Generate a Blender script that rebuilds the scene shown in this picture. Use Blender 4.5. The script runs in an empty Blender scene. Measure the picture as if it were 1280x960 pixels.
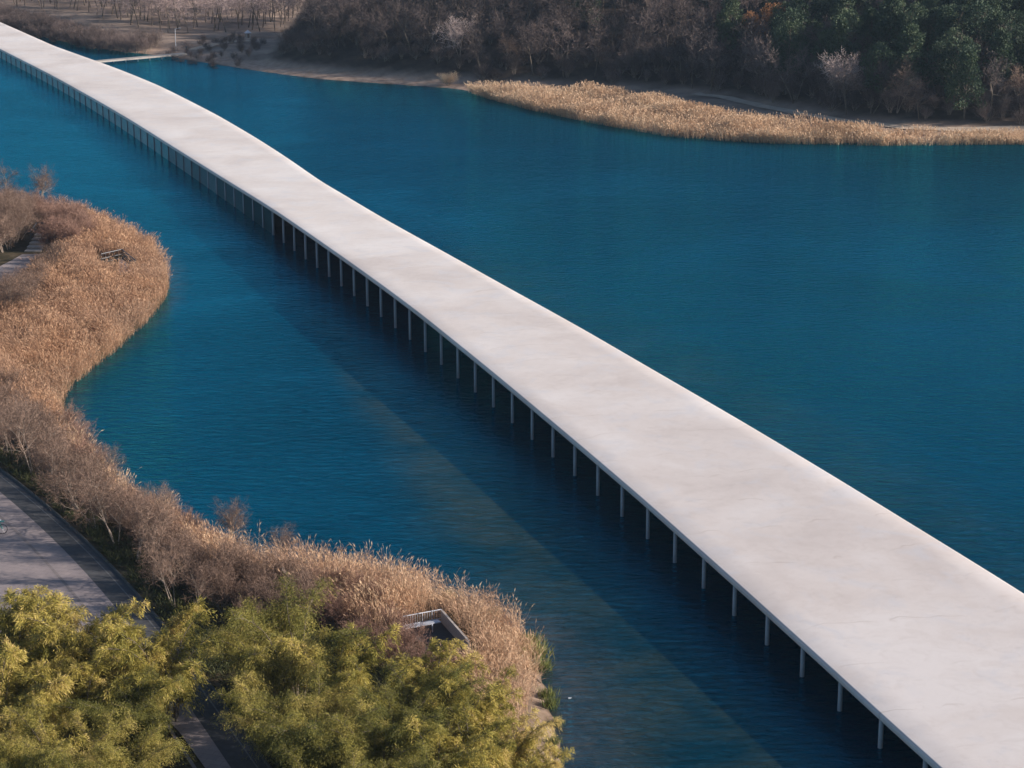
import bpy, math, random
import numpy as np

random.seed(7)
RNG = np.random.default_rng(11)
scene = bpy.context.scene
COL = scene.collection

# ------------------------------------------------------------------ camera geometry (photo 1280 x 960)
F, YH, H = 2550.0, -225.0, 45.0
PITCH = math.atan((480 - YH) / F)
CP, SP = math.cos(PITCH), math.sin(PITCH)

def at(x, y, z=0.0):
    """point at height z whose picture position is x, y"""
    u = (x - 640) / F; v = (y - 480) / F
    k = (z - H) / (-SP - v * CP)
    return np.array([u * k, (CP - v * SP) * k, z])

def smooth(a, b, x):
    t = np.clip((x - a) / (b - a), 0, 1)
    return t * t * (3 - 2 * t)

# ------------------------------------------------------------------ scene settings
w = bpy.data.worlds.new('World'); scene.world = w; w.use_nodes = True
SUN_EL = math.radians(20.0)
SUN_AZ = math.radians(-5.0)               # towards +X, turned slightly towards the camera
sd = np.array([math.cos(SUN_EL) * math.cos(SUN_AZ), math.cos(SUN_EL) * math.sin(SUN_AZ), math.sin(SUN_EL)])
nt = w.node_tree
bg = nt.nodes['Background']
sky = nt.nodes.new('ShaderNodeTexSky'); sky.sky_type = 'NISHITA'; sky.sun_disc = False
sky.sun_elevation = SUN_EL; sky.sun_rotation = math.atan2(sd[0], sd[1])
sky.altitude = 50; sky.air_density = 1.0; sky.dust_density = 0.6; sky.ozone_density = 2.5
nt.links.new(sky.outputs[0], bg.inputs[0]); bg.inputs[1].default_value = 0.07
sl = bpy.data.lights.new('sun', 'SUN'); sl.energy = 5.0; sl.angle = math.radians(0.5); sl.color = (1.0, 0.90, 0.80)
so = bpy.data.objects.new('sun', sl); COL.objects.link(so)
from mathutils import Vector
so.rotation_euler = Vector((-sd[0], -sd[1], -sd[2])).to_track_quat('-Z', 'Y').to_euler()
so.location = (200, 60, 120)

cam = bpy.data.cameras.new('camera'); cam.sensor_width = 36; cam.lens = F / 1280 * 36
cam.clip_start = 1; cam.clip_end = 20000
co = bpy.data.objects.new('camera', cam); COL.objects.link(co)
co.location = (0, 0, H); co.rotation_euler = (math.pi / 2 - PITCH, 0, 0)
scene.camera = co
vs = scene.view_settings
vs.view_transform = 'Standard'; vs.look = 'None'; vs.gamma = 1; vs.use_curve_mapping = False
vs.exposure = 1.08
scene.cycles.max_bounces = 6
scene.cycles.transparent_max_bounces = 8

# ------------------------------------------------------------------ object helpers
def tag(o, label=None, cat=None, group=None, kind=None):
    if label: o['label'] = label
    if cat: o['category'] = cat
    if group: o['group'] = group
    if kind: o['kind'] = kind
    return o

def link(name, data, parent=None, loc=None, rz=0, sc=None):
    o = bpy.data.objects.new(name, data); COL.objects.link(o)
    if parent: o.parent = parent
    if loc is not None: o.location = loc
    if rz: o.rotation_euler = (0, 0, rz)
    if sc is not None: o.scale = sc if hasattr(sc, '__len__') else (sc, sc, sc)
    return o

def mesh_np(name, verts, faces, mat=None, attrs=None, smooth_shade=False):
    """faces: list of (n, k) index arrays"""
    verts = np.asarray(verts, np.float32)
    faces = [np.asarray(f, np.int32) for f in (faces if isinstance(faces, list) else [faces]) if len(f)]
    me = bpy.data.meshes.new(name)
    me.vertices.add(len(verts)); me.vertices.foreach_set('co', verts.ravel())
    loops = np.concatenate([f.ravel() for f in faces])
    cnt = np.concatenate([np.full(len(f), f.shape[1], np.int32) for f in faces])
    st = np.concatenate([[0], np.cumsum(cnt)[:-1]]).astype(np.int32)
    me.loops.add(len(loops)); me.loops.foreach_set('vertex_index', loops)
    me.polygons.add(len(cnt)); me.polygons.foreach_set('loop_start', st)
    if smooth_shade: me.polygons.foreach_set('use_smooth', np.ones(len(cnt), bool))
    for k, a in (attrs or {}).items():
        at_ = me.attributes.new(k, 'FLOAT', 'POINT'); at_.data.foreach_set('value', np.asarray(a, np.float32))
    me.update(calc_edges=True)
    if mat: me.materials.append(mat)
    return me

class MB:
    """collects boxes, bars and prisms for one mesh"""
    def __init__(s): s.v = []; s.q = []; s.n = 0; s.t = []
    def add(s, v, q):
        v = np.asarray(v, float); s.v.append(v); s.q += [tuple(i + s.n for i in f) for f in q]; s.n += len(v)
    def box(s, c, size, rz=0.0, bev=0.0):
        x, y, z = np.array(size) / 2.0
        p = np.array([[-x, -y, -z], [x, -y, -z], [x, y, -z], [-x, y, -z], [-x, -y, z], [x, -y, z], [x, y, z], [-x, y, z]])
        cr, sr = math.cos(rz), math.sin(rz)
        p = np.c_[p[:, 0] * cr - p[:, 1] * sr, p[:, 0] * sr + p[:, 1] * cr, p[:, 2]] + np.array(c)
        s.add(p, [(0, 3, 2, 1), (4, 5, 6, 7), (0, 1, 5, 4), (1, 2, 6, 5), (2, 3, 7, 6), (3, 0, 4, 7)])
    def bar(s, a, b, r, n=8, r2=None, cap=True):
        a = np.array(a, float); b = np.array(b, float); d = b - a; d /= np.linalg.norm(d)
        h = np.array([0, 0, 1.0]) if abs(d[2]) < 0.9 else np.array([1.0, 0, 0])
        u = np.cross(d, h); u /= np.linalg.norm(u); v = np.cross(d, u)
        r2 = r if r2 is None else r2
        th = np.arange(n) * 2 * math.pi / n
        ring = np.cos(th)[:, None] * u + np.sin(th)[:, None] * v
        P = np.r_[a + ring * r, b + ring * r2]
        q = [(i, (i + 1) % n, n + (i + 1) % n, n + i) for i in range(n)]
        if cap: q += [tuple(range(n))[::-1], tuple(range(n, 2 * n))]
        s.add(P, q)
    def path(s, pts, r, n=8):
        for a, b in zip(pts[:-1], pts[1:]): s.bar(a, b, r, n)
    def mesh(s, name, mat):
        me = bpy.data.meshes.new(name)
        me.from_pydata([tuple(p) for p in np.concatenate(s.v)], [], s.q); me.update()
        me.materials.append(mat)
        return me

# ------------------------------------------------------------------ materials
def new_mat(name):
    m = bpy.data.materials.new(name); m.use_nodes = True
    return m, m.node_tree.nodes, m.node_tree.links, m.node_tree.nodes['Principled BSDF']

def ramp(N, stops):
    r = N.new('ShaderNodeValToRGB'); e = r.color_ramp.elements
    while len(e) > 1: e.remove(e[-1])
    e[0].position, e[0].color = stops[0][0], (*stops[0][1], 1)
    for p, c in stops[1:]:
        x = e.new(p); x.color = (*c, 1)
    return r

def noise(N, L, scale, detail=4, rough=0.55, vec=None, dim='3D', dist=0.0):
    n = N.new('ShaderNodeTexNoise'); n.inputs['Scale'].default_value = scale; n.inputs['Detail'].default_value = detail
    n.inputs['Roughness'].default_value = rough; n.inputs['Distortion'].default_value = dist
    if vec is not None: L.new(vec, n.inputs['Vector'])
    return n

def math_n(N, L, op, a, b=None):
    n = N.new('ShaderNodeMath'); n.operation = op
    for i, x in enumerate((a, b)):
        if x is None: continue
        if isinstance(x, (int, float)): n.inputs[i].default_value = x
        else: L.new(x, n.inputs[i])
    return n.outputs[0]

def mixc(N, L, fac, a, b, blend='MIX'):
    n = N.new('ShaderNodeMix'); n.data_type = 'RGBA'; n.blend_type = blend
    for s, x in ((n.inputs[0], fac), (n.inputs[6], a), (n.inputs[7], b)):
        if isinstance(x, (int, float)): s.default_value = x
        elif isinstance(x, tuple): s.default_value = (*x, 1)
        else: L.new(x, s)
    return n.outputs[2]

def plain(name, col, rough=0.7, var=0.15, scale=6.0, metal=0.0, bump=0.0):
    m, N, L, B = new_mat(name)
    tc = N.new('ShaderNodeTexCoord')
    n = noise(N, L, scale, 5, 0.6, tc.outputs['Object'])
    a = tuple(c * (1 - var) for c in col); b = tuple(min(1, c * (1 + var)) for c in col)
    r = ramp(N, [(0.3, a), (0.7, b)]); L.new(n.outputs[0], r.inputs[0])
    L.new(r.outputs[0], B.inputs['Base Color']); B.inputs['Roughness'].default_value = rough; B.inputs['Metallic'].default_value = metal
    if bump:
        bp = N.new('ShaderNodeBump'); bp.inputs['Strength'].default_value = bump; bp.inputs['Distance'].default_value = 0.02
        n2 = noise(N, L, scale * 8, 4, 0.6, tc.outputs['Object'])
        L.new(n2.outputs[0], bp.inputs['Height']); L.new(bp.outputs[0], B.inputs['Normal'])
    return m

def foliage(name, stops, transl=0.3, world_scale=0.25, rough=0.65, objvar=0.35, spec=0.2):
    """colour varies leaf by leaf (tint), plant by plant, and in soft patches over the place"""
    m, N, L, B = new_mat(name)
    a = N.new('ShaderNodeAttribute'); a.attribute_name = 'tint'
    oi = N.new('ShaderNodeObjectInfo')
    g = N.new('ShaderNodeNewGeometry')
    n = noise(N, L, world_scale, 3, 0.6, g.outputs['Position'])
    f = math_n(N, L, 'MULTIPLY', a.outputs['Fac'], 0.5)
    f = math_n(N, L, 'ADD', f, math_n(N, L, 'MULTIPLY', math_n(N, L, 'SUBTRACT', oi.outputs['Random'], 0.5), objvar))
    f = math_n(N, L, 'ADD', f, math_n(N, L, 'MULTIPLY', math_n(N, L, 'SUBTRACT', n.outputs[0], 0.25), 1.0))
    r = ramp(N, stops); L.new(f, r.inputs[0])
    L.new(r.outputs[0], B.inputs['Base Color']); B.inputs['Roughness'].default_value = rough
    B.inputs['Specular IOR Level'].default_value = spec
    if transl:
        t = N.new('ShaderNodeBsdfTranslucent'); L.new(r.outputs[0], t.inputs['Color'])
        mx = N.new('ShaderNodeMixShader'); mx.inputs[0].default_value = transl
        L.new(B.outputs[0], mx.inputs[1]); L.new(t.outputs[0], mx.inputs[2])
        L.new(mx.outputs[0], N['Material Output'].inputs[0])
    return m

M = {}
M['willow'] = foliage('olive_leaves', [(0.05, (0.095, 0.095, 0.02)), (0.35, (0.23, 0.20, 0.042)), (0.6, (0.42, 0.335, 0.075)), (0.9, (0.60, 0.45, 0.18))], 0.35, 0.35)
M['willow_b'] = foliage('green_leaves', [(0.05, (0.065, 0.072, 0.018)), (0.4, (0.175, 0.165, 0.038)), (0.7, (0.33, 0.275, 0.065)), (1.0, (0.50, 0.38, 0.14))], 0.35, 0.35)
M['twig'] = foliage('bare_twigs', [(0.1, (0.07, 0.045, 0.034)), (0.5, (0.15, 0.096, 0.072)), (0.9, (0.27, 0.18, 0.133))], 0.0, 0.15)
M['twig_pink'] = foliage('pinkish_twigs', [(0.1, (0.10, 0.053, 0.04)), (0.5, (0.20, 0.112, 0.083)), (0.9, (0.31, 0.195, 0.145))], 0.0, 0.15)
M['stem'] = plain('pale_bark', (0.22, 0.175, 0.14), 0.85, 0.35, 5)
M['bark'] = plain('brown_bark', (0.10, 0.075, 0.055), 0.9, 0.35, 5)
M['fartwig'] = foliage('wood_twigs', [(0.1, (0.042, 0.031, 0.028)), (0.5, (0.095, 0.069, 0.062)), (0.95, (0.19, 0.138, 0.122))], 0.0, 0.04)
M['paletwig'] = foliage('pale_twigs', [(0.1, (0.28, 0.21, 0.19)), (0.6, (0.42, 0.33, 0.30)), (0.95, (0.52, 0.43, 0.4))], 0.0, 0.04)
M['plaintwig'] = foliage('floodplain_twigs', [(0.1, (0.20, 0.145, 0.13)), (0.5, (0.32, 0.24, 0.22)), (0.95, (0.44, 0.34, 0.31))], 0.0, 0.04)
M['pine'] = foliage('evergreen_leaves', [(0.05, (0.016, 0.030, 0.018)), (0.45, (0.042, 0.066, 0.036)), (0.9, (0.11, 0.135, 0.065))], 0.12, 0.05)
M['copper'] = foliage('copper_leaves', [(0.05, (0.16, 0.07, 0.03)), (0.5, (0.32, 0.15, 0.065)), (0.9, (0.45, 0.26, 0.12))], 0.25, 0.1)
M['reed'] = foliage('dry_reeds', [(0.05, (0.22, 0.11, 0.06)), (0.35, (0.40, 0.225, 0.13)), (0.65, (0.53, 0.335, 0.205)), (0.95, (0.62, 0.44, 0.28))], 0.25, 0.4, 0.65, 0.35)
M['reed_far'] = foliage('dry_reeds_far', [(0.05, (0.27, 0.165, 0.10)), (0.35, (0.45, 0.295, 0.185)), (0.65, (0.56, 0.39, 0.255)), (0.95, (0.62, 0.47, 0.32))], 0.25, 0.06)
def reed_patches(m):
    N, L = m.node_tree.nodes, m.node_tree.links; B = N['Principled BSDF']
    src = B.inputs['Base Color'].links[0].from_socket
    g = N.new('ShaderNodeNewGeometry'); n = noise(N, L, 0.11, 5, 0.65, g.outputs['Position'], dist=0.7)
    r = ramp(N, [(0.40, (0, 0, 0)), (0.62, (1, 1, 1))]); L.new(n.outputs[0], r.inputs[0])
    n2 = noise(N, L, 0.5, 4, 0.6, g.outputs['Position'])
    r2 = ramp(N, [(0.56, (0, 0, 0)), (0.70, (1, 1, 1))]); L.new(n2.outputs[0], r2.inputs[0])
    c = mixc(N, L, math_n(N, L, 'MULTIPLY', r.outputs[0], 0.38), src, (0.32, 0.22, 0.165))
    c = mixc(N, L, math_n(N, L, 'MULTIPLY', r2.outputs[0], 0.5), c, (0.19, 0.115, 0.075))
    for nd in N:
        if nd.type == 'BSDF_TRANSLUCENT': L.new(c, nd.inputs['Color'])
    L.new(c, B.inputs['Base Color'])
reed_patches(M['reed'])
M['marsh'] = foliage('green_marsh_leaves', [(0.05, (0.06, 0.075, 0.02)), (0.5, (0.16, 0.165, 0.045)), (0.95, (0.30, 0.27, 0.10))], 0.3, 0.4)
M['grass'] = foliage('bank_grass', [(0.05, (0.022, 0.03, 0.010)), (0.5, (0.05, 0.06, 0.02)), (0.95, (0.12, 0.11, 0.045))], 0.15, 0.5)
M['wood'] = plain('weathered_wood', (0.16, 0.12, 0.095), 0.8, 0.3, 12)
M['wood_dark'] = plain('dark_wet_wood', (0.045, 0.038, 0.035), 0.8, 0.3, 12)
M['wood_pale'] = plain('pale_wood', (0.36, 0.31, 0.27), 0.8, 0.2, 10)
M['rail'] = plain('grey_metal', (0.45, 0.46, 0.5), 0.45, 0.12, 8, 0.3)
M['darkrail'] = plain('dark_metal', (0.05, 0.05, 0.055), 0.5, 0.2, 8, 0.3)
M['teal'] = plain('teal_paint', (0.01, 0.14, 0.13), 0.4, 0.15, 8)
M['rubber'] = plain('black_rubber', (0.02, 0.02, 0.022), 0.8, 0.2, 8)
M['white'] = plain('white_paint', (0.8, 0.8, 0.78), 0.5, 0.04, 8)
M['footbridge'] = plain('footbridge_concrete', (0.27, 0.24, 0.215), 0.8, 0.1, 2)

def concrete_roof():
    m, N, L, B = new_mat('roof_concrete')
    tc = N.new('ShaderNodeTexCoord')
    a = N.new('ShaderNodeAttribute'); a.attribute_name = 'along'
    big = noise(N, L, 0.11, 6, 0.6, tc.outputs['Object'], dist=0.4)
    r = ramp(N, [(0.33, (0.495, 0.442, 0.412)), (0.48, (0.555, 0.503, 0.470)), (0.66, (0.60, 0.56, 0.535))])
    L.new(big.outputs[0], r.inputs[0])
    # cloudy cooler patches
    n2 = noise(N, L, 0.33, 5, 0.62, tc.outputs['Object'], dist=0.8)
    r2 = ramp(N, [(0.52, (0, 0, 0)), (0.66, (1, 1, 1))]); L.new(n2.outputs[0], r2.inputs[0])
    c = mixc(N, L, math_n(N, L, 'MULTIPLY', r2.outputs[0], 0.5), r.outputs[0], (0.50, 0.495, 0.51))
    n3 = noise(N, L, 1.1, 6, 0.65, tc.outputs['Object'], dist=1.0)
    r3 = ramp(N, [(0.30, (0.80, 0.77, 0.75)), (0.52, (1, 1, 1)), (0.8, (1.05, 1.04, 1.03))]); L.new(n3.outputs[0], r3.inputs[0])
    c = mixc(N, L, 0.32, c, r3.outputs[0], 'MULTIPLY')
    # faint wavering pour joints across the roof
    nj = noise(N, L, 0.10, 4, 0.6, tc.outputs['Object'])
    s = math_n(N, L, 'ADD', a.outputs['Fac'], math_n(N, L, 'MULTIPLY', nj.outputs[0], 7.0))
    fr = math_n(N, L, 'FRACT', math_n(N, L, 'DIVIDE', s, 5.1))
    d = math_n(N, L, 'ABSOLUTE', math_n(N, L, 'SUBTRACT', fr, 0.5))
    line = N.new('ShaderNodeMapRange'); line.inputs[1].default_value = 0.0; line.inputs[2].default_value = 0.02
    line.inputs[3].default_value = 1.0; line.inputs[4].default_value = 0.0; L.new(d, line.inputs[0])
    nb = noise(N, L, 0.4, 3, 0.6, tc.outputs['Object'])
    rb = ramp(N, [(0.45, (0, 0, 0)), (0.62, (1, 1, 1))]); L.new(nb.outputs[0], rb.inputs[0])
    c = mixc(N, L, math_n(N, L, 'MULTIPLY', math_n(N, L, 'MULTIPLY', line.outputs[0], rb.outputs[0]), 0.5), c, (0.36, 0.30, 0.26))
    # small stains
    n4 = noise(N, L, 2.6, 3, 0.5, tc.outputs['Object'])
    r4 = ramp(N, [(0.68, (0, 0, 0)), (0.76, (1, 1, 1))]); L.new(n4.outputs[0], r4.inputs[0])
    c = mixc(N, L, math_n(N, L, 'MULTIPLY', r4.outputs[0], 0.25), c, (0.40, 0.33, 0.30))
    # roof colour gets darker towards the low near end
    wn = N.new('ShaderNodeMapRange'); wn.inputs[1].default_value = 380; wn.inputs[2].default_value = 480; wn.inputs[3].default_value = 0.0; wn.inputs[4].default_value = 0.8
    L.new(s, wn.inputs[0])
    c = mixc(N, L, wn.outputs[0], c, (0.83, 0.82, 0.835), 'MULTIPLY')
    L.new(c, B.inputs['Base Color']); B.inputs['Roughness'].default_value = 0.85; B.inputs['Specular IOR Level'].default_value = 0.25
    bp = N.new('ShaderNodeBump'); bp.inputs['Strength'].default_value = 0.12; bp.inputs['Distance'].default_value = 0.05
    L.new(n3.outputs[0], bp.inputs['Height']); L.new(bp.outputs[0], B.inputs['Normal'])
    return m
M['roof'] = concrete_roof()
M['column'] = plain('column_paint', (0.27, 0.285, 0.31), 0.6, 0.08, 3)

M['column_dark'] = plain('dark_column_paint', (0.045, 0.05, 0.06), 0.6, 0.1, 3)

def glass_mat(name, col, rough, ior=1.5):
    m, N, L, B = new_mat(name)
    tc = N.new('ShaderNodeTexCoord')
    n = noise(N, L, 0.7, 3, 0.5, tc.outputs['Object'])
    r = ramp(N, [(0.3, tuple(c * 0.8 for c in col)), (0.7, tuple(c * 1.15 for c in col))]); L.new(n.outputs[0], r.inputs[0])
    L.new(r.outputs[0], B.inputs['Base Color']); B.inputs['Roughness'].default_value = rough
    B.inputs['IOR'].default_value = ior
    return m
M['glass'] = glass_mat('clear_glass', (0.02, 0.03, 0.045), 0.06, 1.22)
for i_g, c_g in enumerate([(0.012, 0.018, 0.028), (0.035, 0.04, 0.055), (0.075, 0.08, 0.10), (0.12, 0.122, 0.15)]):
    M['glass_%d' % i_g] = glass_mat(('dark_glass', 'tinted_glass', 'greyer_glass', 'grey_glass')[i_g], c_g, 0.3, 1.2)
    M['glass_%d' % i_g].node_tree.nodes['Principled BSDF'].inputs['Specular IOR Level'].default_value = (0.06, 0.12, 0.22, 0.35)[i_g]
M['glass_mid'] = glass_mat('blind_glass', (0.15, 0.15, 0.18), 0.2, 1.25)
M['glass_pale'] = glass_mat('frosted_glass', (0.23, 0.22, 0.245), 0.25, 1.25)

def water_mat():
    m, N, L, B = new_mat('lake_water')
    g = N.new('ShaderNodeNewGeometry')
    si = N.new('ShaderNodeAttribute'); si.attribute_name = 'silt'
    sh = N.new('ShaderNodeAttribute'); sh.attribute_name = 'shallow'
    n1 = noise(N, L, 0.02, 4, 0.6, g.outputs['Position'])
    base = ramp(N, [(0.3, (0.0002, 0.018, 0.036)), (0.7, (0.0004, 0.026, 0.047))]); L.new(n1.outputs[0], base.inputs[0])
    n2 = noise(N, L, 0.16, 5, 0.6, g.outputs['Position'], dist=0.6)
    bot = ramp(N, [(0.32, (0.002, 0.009, 0.009)), (0.5, (0.013, 0.018, 0.010)), (0.7, (0.026, 0.028, 0.014))]); L.new(n2.outputs[0], bot.inputs[0])
    c = mixc(N, L, si.outputs['Fac'], base.outputs[0], bot.outputs[0])
    n3 = noise(N, L, 0.4, 5, 0.6, g.outputs['Position'])
    mud = ramp(N, [(0.35, (0.016, 0.020, 0.022)), (0.7, (0.06, 0.052, 0.04))]); L.new(n3.outputs[0], mud.inputs[0])
    c = mixc(N, L, sh.outputs['Fac'], c, mud.outputs[0])
    N.remove(B)
    df = N.new('ShaderNodeBsdfDiffuse'); L.new(c, df.inputs['Color'])
    gl = N.new('ShaderNodeBsdfGlossy'); gl.inputs['Roughness'].default_value = 0.04; gl.inputs['Color'].default_value = (0.05, 0.70, 1.0, 1)
    fr = N.new('ShaderNodeFresnel'); fr.inputs['IOR'].default_value = 1.45
    mx = N.new('ShaderNodeMixShader'); L.new(fr.outputs[0], mx.inputs[0]); L.new(df.outputs[0], mx.inputs[1]); L.new(gl.outputs[0], mx.inputs[2])
    L.new(mx.outputs[0], N['Material Output'].inputs[0])
    # wavelets: short crests lying across the wind
    def waves(sx, sy, rot, scale, detail):
        mp = N.new('ShaderNodeMapping'); mp.inputs['Rotation'].default_value = (0, 0, rot); mp.inputs['Scale'].default_value = (sx, sy, 1)
        L.new(g.outputs['Position'], mp.inputs['Vector'])
        return noise(N, L, scale, detail, 0.55, mp.outputs[0], dist=0.5).outputs[0]
    gust = noise(N, L, 0.035, 3, 0.6, g.outputs['Position'], dist=0.8)
    gr = ramp(N, [(0.32, (0.45, 0.45, 0.45)), (0.68, (1, 1, 1))]); L.new(gust.outputs[0], gr.inputs[0])
    h = math_n(N, L, 'ADD', math_n(N, L, 'MULTIPLY', waves(0.40, 1.0, -0.2, 1.9, 5), 0.23),
               math_n(N, L, 'MULTIPLY', waves(0.5, 1.0, 0.12, 0.55, 2), 0.10))
    h = math_n(N, L, 'MULTIPLY', h, gr.outputs[0])
    bp = N.new('ShaderNodeBump'); bp.inputs['Strength'].default_value = 1.0; bp.inputs['Distance'].default_value = 1.0
    L.new(h, bp.inputs['Height'])
    for nd in (df, gl, fr): L.new(bp.outputs[0], nd.inputs['Normal'])
    return m
M['water'] = water_mat()

def ground_mat():
    m, N, L, B = new_mat('bank_ground')
    g = N.new('ShaderNodeNewGeometry')
    sa = N.new('ShaderNodeAttribute'); sa.attribute_name = 'sand'
    fa = N.new('ShaderNodeAttribute'); fa.attribute_name = 'litter'
    n1 = noise(N, L, 0.5, 6, 0.65, g.outputs['Position'])
    near = ramp(N, [(0.3, (0.022, 0.022, 0.012)), (0.5, (0.05, 0.040, 0.022)), (0.72, (0.11, 0.08, 0.05))]); L.new(n1.outputs[0], near.inputs[0])
    n2 = noise(N, L, 0.12, 6, 0.65, g.outputs['Position'])
    far = ramp(N, [(0.32, (0.13, 0.095, 0.072)), (0.55, (0.27, 0.20, 0.155)), (0.72, (0.40, 0.30, 0.22))]); L.new(n2.outputs[0], far.inputs[0])
    c = mixc(N, L, fa.outputs['Fac'], near.outputs[0], far.outputs[0])
    wo = N.new('ShaderNodeAttribute'); wo.attribute_name = 'wooded'
    n4 = noise(N, L, 0.3, 6, 0.65, g.outputs['Position'])
    leafl = ramp(N, [(0.32, (0.025, 0.02, 0.016)), (0.55, (0.055, 0.04, 0.031)), (0.75, (0.10, 0.07, 0.047))]); L.new(n4.outputs[0], leafl.inputs[0])
    c = mixc(N, L, wo.outputs['Fac'], c, leafl.outputs[0])
    n3 = noise(N, L, 0.8, 5, 0.6, g.outputs['Position'])
    sand = ramp(N, [(0.3, (0.22, 0.145, 0.105)), (0.5, (0.34, 0.24, 0.18)), (0.7, (0.42, 0.31, 0.24))]); L.new(n3.outputs[0], sand.inputs[0])
    c = mixc(N, L, sa.outputs['Fac'], c, sand.outputs[0])
    L.new(c, B.inputs['Base Color']); B.inputs['Roughness'].default_value = 0.95; B.inputs['Specular IOR Level'].default_value = 0.1
    bp = N.new('ShaderNodeBump'); bp.inputs['Strength'].default_value = 0.6; bp.inputs['Distance'].default_value = 0.15
    L.new(n3.outputs[0], bp.inputs['Height']); L.new(bp.outputs[0], B.inputs['Normal'])
    return m
M['ground'] = ground_mat()

def paving_mat():
    m, N, L, B = new_mat('stone_paving')
    g = N.new('ShaderNodeNewGeometry')
    mp = N.new('ShaderNodeMapping'); mp.inputs['Rotation'].default_value = (0, 0, 0.35); L.new(g.outputs['Position'], mp.inputs['Vector'])
    bt = N.new('ShaderNodeTexBrick'); bt.inputs['Scale'].default_value = 1.0; bt.inputs['Brick Width'].default_value = 0.9; bt.inputs['Row Height'].default_value = 0.45
    bt.inputs['Mortar Size'].default_value = 0.012; bt.inputs['Color1'].default_value = (0.25, 0.207, 0.20, 1); bt.inputs['Color2'].default_value = (0.215, 0.18, 0.18, 1); bt.inputs['Mortar'].default_value = (0.16, 0.135, 0.125, 1)
    L.new(mp.outputs[0], bt.inputs['Vector'])
    n = noise(N, L, 0.8, 5, 0.65, g.outputs['Position'])
    r = ramp(N, [(0.3, (0.72, 0.72, 0.74)), (0.7, (1.1, 1.08, 1.06))]); L.new(n.outputs[0], r.inputs[0])
    c = mixc(N, L, 0.9, bt.outputs[0], r.outputs[0], 'MULTIPLY')
    L.new(c, B.inputs['Base Color']); B.inputs['Roughness'].default_value = 0.85
    return m
M['paving'] = paving_mat()
M['asphalt'] = plain('asphalt', (0.045, 0.045, 0.048), 0.9, 0.25, 2.5, 0, 0.3)
M['joint'] = plain('dark_paving_band', (0.15, 0.125, 0.12), 0.9, 0.2, 3)
M['line'] = plain('worn_white_line', (0.10, 0.10, 0.10), 0.8, 0.25, 6)
M['kerbstone'] = plain('kerb_stone', (0.045, 0.044, 0.043), 0.85, 0.2, 4)
M['track'] = plain('dirt_track', (0.36, 0.28, 0.21), 0.95, 0.2, 0.6)

# ------------------------------------------------------------------ shores and terrain
near_px = [(-60, 218), (0, 242), (60, 256), (110, 271), (160, 294), (195, 313), (208, 336), (211, 356), (204, 376), (180, 403), (150, 431), (115, 459), (92, 476),
           (81, 496), (78, 520), (90, 560), (130, 600), (180, 640), (230, 668), (290, 692), (350, 708), (420, 716), (480, 726), (540, 740), (600, 760), (645, 787),
           (668, 816), (676, 842), (684, 870), (693, 905), (704, 960), (716, 1050), (735, 1200)]
near_shore = np.array([[-3000, 700], [-300, 330]] + [list(at(*p)[:2]) for p in near_px] + [[14, 30], [40, -60], [400, -3000]])
near_poly = np.r_[near_shore, [[-3000, -3000]]]
far_px = [(0, 28), (40, 42), (70, 50), (125, 61), (175, 67), (215, 71), (240, 76), (280, 82), (330, 90), (400, 99), (470, 104), (530, 108), (560, 110), (585, 113), (600, 119), (660, 134), (740, 151), (830, 167),
          (900, 173), (960, 176), (1040, 178), (1120, 179), (1200, 178), (1280, 177)]
far_shore = np.array([[-3000, 1900], [-600, 800], [-300, 600]] + [list(at(*p)[:2]) for p in far_px] + [[100, 296], [180, 300], [420, 240], [3000, -900]])
far_poly = np.r_[far_shore, [[9000, 9000], [-9000, 9000], [-9000, 1900]]]

foot_px = [(325, 76), (380, 82), (430, 87), (530, 95), (585, 97), (640, 101), (740, 105), (800, 108), (868, 114), (905, 117), (960, 129), (1050, 145), (1130, 155), (1280, 159)]
foot = np.array([[-62, 900]] + [list(at(*p, 1.2)[:2]) for p in foot_px] + [[110, 304], [190, 308], [420, 255], [3000, -700]])
foot_poly = np.r_[foot, [[9000, 9000], [-62, 9000]]]

def seg_dist(x, y, line):
    d = np.full(x.shape, 1e9)
    for a, b in zip(line[:-1], line[1:]):
        ab = b - a
        t = np.clip(((x - a[0]) * ab[0] + (y - a[1]) * ab[1]) / (ab @ ab), 0, 1)
        d = np.minimum(d, np.hypot(x - a[0] - t * ab[0], y - a[1] - t * ab[1]))
    return d

def inside(x, y, poly):
    r = np.zeros(x.shape, bool)
    j = len(poly) - 1
    for i in range(len(poly)):
        xi, yi = poly[i]; xj, yj = poly[j]
        c = ((yi > y) != (yj > y)) & (x < (xj - xi) * (y - yi) / (yj - yi + 1e-12) + xi)
        r ^= c; j = i
    return r

def sn(x, y, s, p=0.0):
    return (np.sin(x * s * 1.3 + y * s * 0.7 + p) + np.sin(-x * s * 0.6 + y * s * 1.7 + 2.1 * p + 1.0) + np.sin(x * s * 2.3 - y * s * 1.9 + p * 3 + 2.0) * 0.5) / 2.5

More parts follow.
